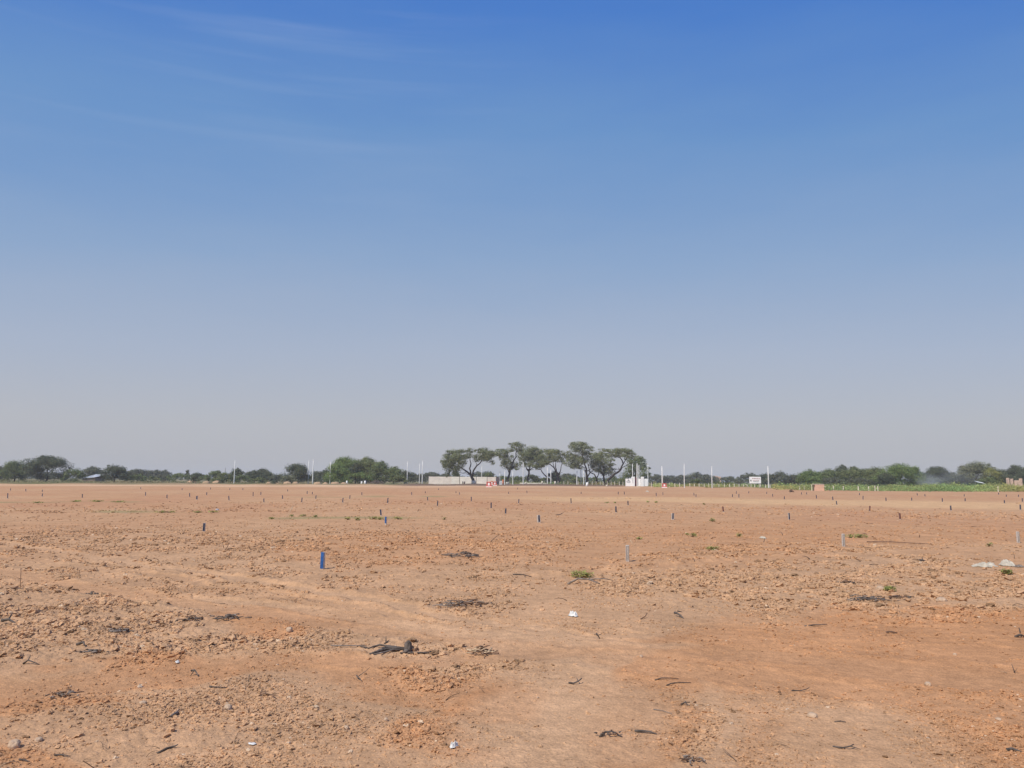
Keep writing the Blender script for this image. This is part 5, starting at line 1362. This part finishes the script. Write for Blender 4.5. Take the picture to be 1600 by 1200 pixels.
# ------------------------------------------------------------------ dry wood, stones, litter
def stick(px, py, pts, rad, label, mat=M_WOOD_GREY, name='dry_stick', cat='stick', forks=(), sides=7):
    """pts: offsets in metres (right, away, up) from the ground point"""
    g = G(px, py); rad *= .62
    m = MB()
    def lay(pp):
        out = []
        for a, b, c in pp:
            x, y = g.x + a * .8, g.y + b * .8
            z = float(height(x, y)[0])
            out.append((x, y, z + c * .75 - rad * .4))
        return out
    n = len(pts)
    m.tube(lay(pts), [rad * (1 - .55 * i / (n - 1)) for i in range(n)], sides)
    for pp in forks:
        m.tube(lay(pp), [rad * .6 * (1 - .6 * i / (len(pp) - 1)) for i in range(len(pp))], 5)
    o = m.build(name, mat, None, True, g)
    return tag(o, label, cat)
def charred_branch():
    g = G(632, 1017); k = g.y / F
    root = thing('charred_branch', 'charred fallen branch with a stump end and long side twigs, left of centre', 'branch', g)
    def pt(px, py, up): 
        q = G(px, py); return Vector((q.x, q.y, q.z + (up * .35 if up < .1 else up * .62)))
    m = MB()
    m.tube([pt(578, 1023, .02), pt(592, 1019, .035), pt(606, 1017.5, .06), pt(622, 1016.5, .07), pt(636, 1017, .05)], [.008, .012, .014, .016, .020], 8)
    m.tube([pt(584, 1023, .015), pt(600, 1021, .03), pt(615, 1018, .05), pt(630, 1018, .04)], [.006, .008, .009, .010], 7, 1)
    m.tube([pt(590, 1019, .05), pt(604, 1016, .09), pt(618, 1016, .085), pt(632, 1017, .06)], [.006, .008, .010, .012], 6)
    m.build('limb', [M_WOOD_DARK, M_WOOD_GREY], root, True)
    m = MB()
    m.tube([pt(637, 1019, -.02), pt(637.3, 1019, .06), pt(637.6, 1019, .13), pt(638, 1019, .165)], [.040, .042, .038, .012], 6)
    m.tube([pt(634.5, 1020, .0), pt(634.3, 1020, .06), pt(633.4, 1020, .085)], [.03, .028, .010], 5)
    m.tube([pt(639, 1019, .02), pt(639.6, 1019, .09), pt(640, 1019, .135)], [.020, .018, .004], 5)
    m.build('stump_end', M_WOOD_DARK, root, True)
    m = MB()
    m.tube([pt(558, 1011, .02), pt(568, 1012, .03), pt(576, 1015, .015), pt(582, 1013, .04), pt(593, 1011, .06), pt(607, 1011.5, .06), pt(622, 1015, .06)], [.004, .006, .007, .008, .009, .010, .010], 6)
    m.tube([pt(626, 1022, .03), pt(645, 1021.5, .03), pt(662, 1022, .035), pt(683, 1020.5, .045)], [.010, .009, .007, .003], 6)
    m.tube([pt(603, 1004.5, .0), pt(603, 1004.5, .10)], [.007, .003], 5)
    m.tube([pt(600, 1006, .01), pt(606, 1004, .05), pt(609, 1003, .06)], [.006, .005, .002], 5)
    m.build('side_twigs', M_WOOD_DARK, root, True)
charred_branch()
def bundle(px, py, wpx, n, label, mats, seed, hpx=6, name='brush_bundle'):
    g = G(px, py); w = wpx * g.y / F
    brush_pile(px, py, g.y, w, hpx * g.y / F * .9, n, label, mats, name, seed, .0045 + .00035 * g.y)
bundle(728, 947, 78, 60, 'long flat bundle of grey dead brush in the centre', [M_WOOD_GREY, M_WOOD_BROWN], 21, 9)
bundle(722, 870, 68, 40, 'thin bundle of dark twigs farther up the centre, above the long grey one', [M_WOOD_GREY, M_WOOD_DARK], 22, 8)
bundle(1356, 940, 56, 46, 'dark twiggy bundle among clods on the right', [M_WOOD_DARK, M_WOOD_GREY], 23, 8)
bundle(1325, 913, 34, 22, 'small spread of dark sticks above the dark twiggy bundle', [M_WOOD_DARK, M_WOOD_BROWN], 24, 5)
bundle(755, 1022, 46, 40, 'tangle of pale upright twigs right of the charred branch', [M_WOOD_BROWN, M_STRAW], 25, 16)
bundle(360, 968, 46, 30, 'dark root tangle at the end of the clods on the left', [M_WOOD_DARK, M_WOOD_GREY], 26, 12)
bundle(300, 970, 40, 24, 'dark twigs left of the dark root tangle', [M_WOOD_DARK, M_WOOD_BROWN], 27, 8)
bundle(145, 930, 26, 18, 'small dark twig knot at far left, above a smooth track', [M_WOOD_DARK, M_WOOD_GREY], 28, 7)
bundle(100, 1090, 50, 26, 'brown root bundle on the orange soil at lower left', [M_WOOD_BROWN, M_WOOD_GREY], 29, 11)
bundle(142, 1022, 34, 22, 'blackish twig bundle among the clods at left', [M_WOOD_DARK, M_WOOD_GREY], 30, 7)
bundle(185, 988, 50, 24, 'low line of dark sticks across the left clods', [M_WOOD_DARK, M_WOOD_GREY], 31, 5)
bundle(1400, 935, 40, 20, 'thin dark sticks right of the dark twiggy bundle', [M_WOOD_DARK, M_WOOD_BROWN], 32, 4)
bundle(950, 1150, 30, 14, 'dark curled bark scraps at the lower centre', [M_WOOD_DARK, M_WOOD_BROWN], 33, 6)
bundle(1085, 1190, 40, 18, 'brown twigs at the bottom right of centre', [M_WOOD_BROWN, M_WOOD_GREY], 34, 8)
W_ = M_WOOD_GREY; D_ = M_WOOD_DARK; B_ = M_WOOD_BROWN; S_ = M_STRAW
STICKS = [
 (305, 1055, [(-.05, .02, .05), (-.01, 0, .06), (.02, -.02, .04), (.06, -.06, .005)], .014, 'bent dark root bit standing on the orange soil at left', D_, [[(-.01, 0, .06), (-.04, -.03, .0)]]),
 (270, 1120, [(0, .10, .015), (.005, .03, .03), (0, -.03, .02), (-.02, -.08, .005)], .016, 'upright curled grey root at lower left', W_, [[(.005, .03, .03), (.01, .10, .05)]]),
 (266, 1172, [(-.07, -.06, .005), (-.03, 0, .012), (.02, .05, .02), (.03, .06, .03)], .011, 'short crooked stick with a dark knob near the bottom left', D_, []),
 (562, 1063, [(-.05, .10, .03), (-.035, .05, .025), (.0, -.01, .03), (.04, -.06, .005)], .009, 'thin forked dark twig left of centre below the charred branch', D_, [[(-.035, .05, .025), (.03, .10, .07), (.07, .16, .10)]]),
 (426, 1090, [(-.16, .07, .01), (-.08, .03, .035), (0, -.01, .03), (.06, -.07, .006)], .009, 'long brown twig with side shoots left of centre', B_, [[(-.08, .03, .035), (-.10, .10, .05)], [(-.02, 0, .03), (.06, .0, .01)]]),
 (900, 1068, [(-.07, .01, .01), (-.03, -.03, .02), (.02, -.02, .035), (.06, .04, .05)], .014, 'curved dark root piece lying on the pale soil right of centre', D_, [[(.02, -.02, .035), (.01, .05, .06)]]),
 (1046, 1062, [(-.15, 0, .008), (-.08, .005, .02), (0, .015, .02), (.10, .03, .01)], .008, 'upper of two thin dark sticks on the orange ridge', D_, []),
 (1056, 1069, [(-.10, -.04, .008), (-.05, 0, .016), (.02, .015, .016), (.16, .03, .006)], .009, 'lower of two thin dark sticks on the orange ridge', D_, []),
 (1008, 1145, [(-.08, .02, .01), (-.02, -.005, .022), (.04, -.01, .02), (.09, -.03, .006)], .014, 'dark boat shaped bark shard at the lower centre right', D_, []),
 (952, 1150, [(-.08, -.03, .008), (-.03, .02, .03), (.03, .02, .035), (.10, -.03, .01)], .012, 'arched dark bark strip at the bottom centre', D_, []),
 (1038, 1113, [(-.08, .08, .008), (-.02, .02, .015), (.06, -.05, .008)], .006, 'straight thin stick pointing at the lower right wheel track', W_, []),
 (1072, 1102, [(-.05, .0, .01), (-.01, .01, .025), (.04, .015, .03)], .010, 'small dark twig knot beside the lower right wheel track', D_, [[(-.01, .01, .025), (.01, .06, .03)], [(-.01, .01, .025), (.03, -.03, .01)]]),
 (1062, 965, [(-.05, .12, .06), (-.02, .06, .06), (.02, 0, .04), (.05, -.06, .0)], .024, 'dark twisted stump bit standing right of the white bag', D_, [[(-.02, .06, .10), (.05, .05, .09)]]),
 (1010, 966, [(-.1, -.10, .01), (-.02, .0, .03), (.03, .10, .06)], .012, 'brown stick leaning right of the white bag', B_, []),
 (1442, 877, [(-.10, 0, .01), (0, 0, .05), (.08, 0, .02)], .04, 'dark root lump left of the white sacks', D_, [[(0, 0, .05), (.03, .1, .13)], [(0, 0, .05), (-.10, .1, .07)]]),
 (1410, 850, [(-.9, .6, .02), (-.3, .2, .06), (.3, 0, .04), (.9, -.15, .02)], .02, 'long thin stick on the red soil right of the two green tufts', B_, []),
 (920, 913, [(-.4, .1, .02), (-.2, .12, .12), (0, .0, .10), (.2, -.1, .02)], .028, 'arched grey branch lying below the large green weed', W_, [[(0, 0, .1), (.3, .05, .12), (.45, .1, .1)]]),
 (816, 899, [(-.2, 0, .02), (0, 0, .03), (.2, 0, .015)], .018, 'thin dark straight stick left of the large green weed', D_, []),
 (98, 1182, [(-.06, .0, .01), (0, -.01, .02), (.06, -.02, .01)], .008, 'small dark twig at the bottom left corner', D_, []),
 (38, 1190, [(-.05, .02, .01), (0, 0, .015), (.05, -.02, .01)], .008, 'small dark twig in the extreme lower left', D_, []),
 (1255, 1080, [(-.12, -.02, .01), (-.03, -.02, .015), (.05, .02, .025), (.08, .05, .03)], .008, 'curved dark twig below the right wheel tracks', D_, []),
 (1325, 1170, [(-.10, .04, .005), (-.04, -.01, .015), (.02, .0, .03), (.05, .01, .04)], .010, 'dark twig with a knob near the lower right', D_, [[(.02, 0, .03), (.09, -.02, .01)]]),
 (1310, 1128, [(-.03, .01, .005), (.02, 0, .012), (.06, -.01, .006)], .008, 'short dark twig left of the pale stone in the lower right', D_, []),
 (1582, 1174, [(-.03, .02, .01), (.0, 0, .03), (.05, -.03, .012)], .018, 'dark root chip in the lower right corner', D_, []),
 (1597, 996, [(-.08, .02, .01), (-.02, 0, .05), (.05, 0, .02)], .024, 'dark root lump cut by the right picture edge', D_, [[(-.02, 0, .08), (.0, .05, .13)]]),
 (1395, 990, [(-.08, .02, .015), (-.02, 0, .035), (.05, -.01, .02)], .022, 'brown root chip on the orange soil at right', B_, []),
 (1277, 979, [(-.18, 0, .01), (-.06, -.02, .03), (.05, .01, .03), (.16, .05, .03)], .014, 'dark crooked twig at the lower border of the right clods', D_, []),
 (130, 1010, [(-.1, .05, .02), (0, 0, .05), (.04, -.05, .03)], .024, 'dark root chip among the left clods', D_, []),
 (15, 975, [(-.12, .02, .05), (-.02, 0, .08), (.12, -.06, .02)], .03, 'blackish root at the left picture edge', D_, [[(-.02, 0, .08), (-.03, .1, .16)]]),
 (45, 1038, [(-.06, 0, .01), (-.01, 0, .05), (.12, -.01, .01)], .014, 'blackish twig at far left just above the orange soil', D_, [[(-.01, 0, .05), (-.02, .05, .09)]]),
 (340, 1075, [(-.08, 0, .012), (0, -.01, .015), (.09, .0, .012)], .009, 'thin horizontal dark stick on the orange soil at left', D_, []),
 (388, 1066, [(0, .02, .07), (.0, .01, .03), (.0, -.01, .0)], .007, 'tiny upright dark shoot right of the bent dark root', D_, [[(0, 0, .02), (.03, -.02, .01)], [(0, 0, .02), (-.03, .0, .01)]]),
 (540, 1012, [(-.2, .1, .01), (0, 0, .03), (.25, .0, .02)], .012, 'grey twig lying left of the charred branch', W_, []),
 (1586, 1052, [(0, 0, .0), (-.005, .02, .06), (-.01, .03, .10)], .007, 'thin upright dark shoot near the right picture edge', D_, [[(0, 0, .02), (.04, .02, .05)]]),
 (934, 998, [(-.02, 0, .08), (0, 0, .05), (.03, 0, .0)], .014, 'small dark upright root bit below the white bag', D_, [[(0, 0, .05), (.05, 0, .07)], [(0, 0, .05), (-.05, 0, .06)]]),
 (24, 925, [(.0, .1, .42), (.04, .05, .25), (.08, 0, .0)], .010, 'dry brown leaning stalk at the left picture edge', B_, [[(.04, .05, .25), (-.1, .05, .30)]]),
 (446, 815, [(.25, .2, .75), (.12, .1, .4), (-.1, -.1, .0)], .02, 'tall pale dry stalk leaning in the left mid field', S_, []),
 (990, 853, [(-.1, 0, .2), (0, 0, .0), (.12, .0, .22)], .014, 'forked dry stalk above the tall grey peg', S_, []),
 (875, 805, [(-.25, -.2, .02), (0, 0, .06), (.22, .3, .16)], .035, 'dark stick propped up behind the thick half dark peg', D_, []),
]
for (px, py, pts, r, lab, mt, fk) in STICKS: stick(px, py, pts, r, lab, mt, forks=fk)
def stone(px, py, wpx, hpx, label, k, mat=M_STONE, name='loose_stone', group='single stones on the bare soil', cat='stone'):
    g = G(px, py); s = g.y / F
    v, f = ICO2
    q = v * (1 + .20 * perlin(v[:, 0] * 1.6 + k * 3.1, v[:, 1] * 1.6 + v[:, 2] * 1.1, 97) + .08 * perlin(v[:, 0] * 5 + k, v[:, 2] * 5 + v[:, 1], 98))[:, None]
    q = np.sign(q) * np.abs(q) ** .9
    q = q * np.array([wpx * s * .5, wpx * s * .42, hpx * s * .62])
    a = k * 1.3; q = q @ np.array([[math.cos(a), -math.sin(a), 0], [math.sin(a), math.cos(a), 0], [0, 0, 1]])
    tag(link(name, np_mesh(name, q, f, mat, False), None, (g.x, g.y, g.z + hpx * s * .30)), label, cat, group)
STONES = [(22, 1168, 17, 12, 'largest pale stone at the lower left edge'), (356, 1110, 14, 10, 'pale flat topped stone left of centre'), (60, 1158, 11, 6, 'dark oblong stone right of the largest pale one'), (1269, 1120, 15, 7, 'pale flat stone with a dark right end in the lower right'),
          (1450, 1071, 10, 6, 'whitish stone on the right between two wheel tracks'), (541, 1139, 8, 6, 'small pale stone left of the bottom centre'), (452, 987, 11, 8, 'rounded pale clod stone above the left orange soil'), (223, 1099, 10, 4, 'flat pale stone slab at left'), (603, 1126, 7, 5, 'small pale stone above the white scrap'),
          (1002, 1027, 6, 4, 'small whitish pebble where the tracks meet'), (1492, 1024, 6, 4, 'small pale stone on the orange soil at right'), (1560, 1125, 9, 4, 'flat stone with a dark side near the right edge'), (1471, 940, 16, 8, 'tan boulder clod on the right among dark sticks'), (1375, 922, 12, 7, 'tan rounded clod beside the dull sparse weed')]
for k, (px, py, w, h, lab) in enumerate(STONES): stone(px, py, w, h, lab, k)

def crumple(px, py, wpx, dpx, hpx, label, name, cat, mat, seed, parent=None, rot=0.0, folds=3.0, hscale=1.0):
    """a crumpled sheet lying on the ground"""
    g = G(px, py); s = g.y / F
    W = wpx * s; H = hpx * s * hscale; D = dpx * s
    n = 34
    u, v = np.meshgrid(np.linspace(-1, 1, n), np.linspace(-1, 1, n), indexing='ij')
    r = np.sqrt(u * u + v * v)
    edge = 1 + .25 * perlin(u * 1.3 + seed, v * 1.3, 101)
    x = u * W / 2 * edge; y = v * D / 2 * edge
    x, y = x * math.cos(rot) - y * math.sin(rot), x * math.sin(rot) + y * math.cos(rot)
    bump = .25 + 1.1 * np.abs(perlin(u * folds * .6 + seed * 1.7, v * folds * .6, 102)) + .6 * np.abs(perlin(u * folds * 1.3 + seed, v * folds * 1.3 + 3, 103))
    z = H * .8 * bump * (1 - sstep(.62, 1.05, r)) + .008
    zg = height((g.x + x).ravel(), (g.y + y).ravel()).reshape(n, n)
    V = np.stack([x, y, zg - g.z + z], -1).reshape(-1, 3)
    i, j = np.meshgrid(np.arange(n - 1), np.arange(n - 1), indexing='ij')
    Fq = np.stack([i * n + j, (i + 1) * n + j, (i + 1) * n + j + 1, i * n + j + 1], -1).reshape(-1, 4)
    keep = (r[:-1, :-1] < 1.02).ravel()
    Fq = Fq[keep]
    used = np.unique(Fq); remap = np.zeros(len(V), int); remap[used] = np.arange(len(used))
    me = np_mesh(name, V[used], remap[Fq], mat, True)
    o = link(name, me, parent, None if parent else g)
    sol = o.modifiers.new('thickness', 'SOLIDIFY'); sol.thickness = .003 + .02 * s; sol.offset = -1
    return tag(o, label, cat)
crumple(1540, 884.5, 38, 26, 5, 'flattened cream coloured sack, left part of the white heap at right', 'empty_sack', 'sack', M_CLOTH, 3, rot=.2)
crumple(1574, 884, 23, 26, 9, 'bulging whitish bundled sack with a dark fold underneath, right of the flat one', 'bundled_sack', 'sack', M_CLOTH, 8, folds=1.6)
crumple(1592, 886, 14, 12, 3.5, 'torn dark edged scrap trailing from the bundled sack', 'sack_scrap', 'scrap', M_WOOD_GREY, 11)
crumple(895, 963, 11, 20, 7, 'crumpled white plastic bag right of centre', 'plastic_bag', 'bag', M_PAPER, 14, rot=.5, folds=4)
crumple(709, 1168, 10, 18, 8, 'small crumpled white scrap near the bottom centre', 'paper_scrap', 'litter', M_PAPER, 17, rot=-.5, folds=4)
crumple(394, 1164, 11, 8, 1.6, 'thin flat white scrap at the lower left of centre', 'paper_scrap', 'litter', M_PAPER, 19)
crumple(277, 1036, 6, 8, 3, 'tiny white scrap among the clods at left', 'paper_scrap', 'litter', M_PAPER, 23)
crumple(1192, 841, 9, 18, 3, 'pale grey sheet scrap right of the small upright weed', 'sheet_scrap', 'litter', M_CLOTH, 29)
crumple(1011.5, 768.5, 3.5, 20, 4.5, 'whitish rag on the far field below the right gate wall', 'cloth_rag', 'litter', M_CLOTH, 31, hscale=.5)
crumple(339.5, 797, 3.5, 12, 3, 'small white rag in the left field above the dark blue peg', 'cloth_rag', 'litter', M_PAPER, 37)

# ------------------------------------------------------------------ haze
def haze_box():
    mb = MB()
    mb.box((0, 0, 9.3), (13600, 13600, 23.4))
    m = bpy.data.materials.new('thin_haze'); m.use_nodes = True
    t = m.node_tree; t.nodes.remove(t.nodes['Principled BSDF'])
    v = t.nodes.new('ShaderNodeVolumePrincipled')
    v.inputs['Color'].default_value = (.76, .81, .91, 1); v.inputs['Density'].default_value = HAZE
    v.inputs['Anisotropy'].default_value = 0.0
    t.links.new(v.outputs[0], t.nodes['Material Output'].inputs['Volume'])
    o = mb.build('haze', m)
    tag(o, 'thin pale dusty haze hanging over the whole plain', 'haze', kind='stuff')
HAZE = 0.00030
haze_box()
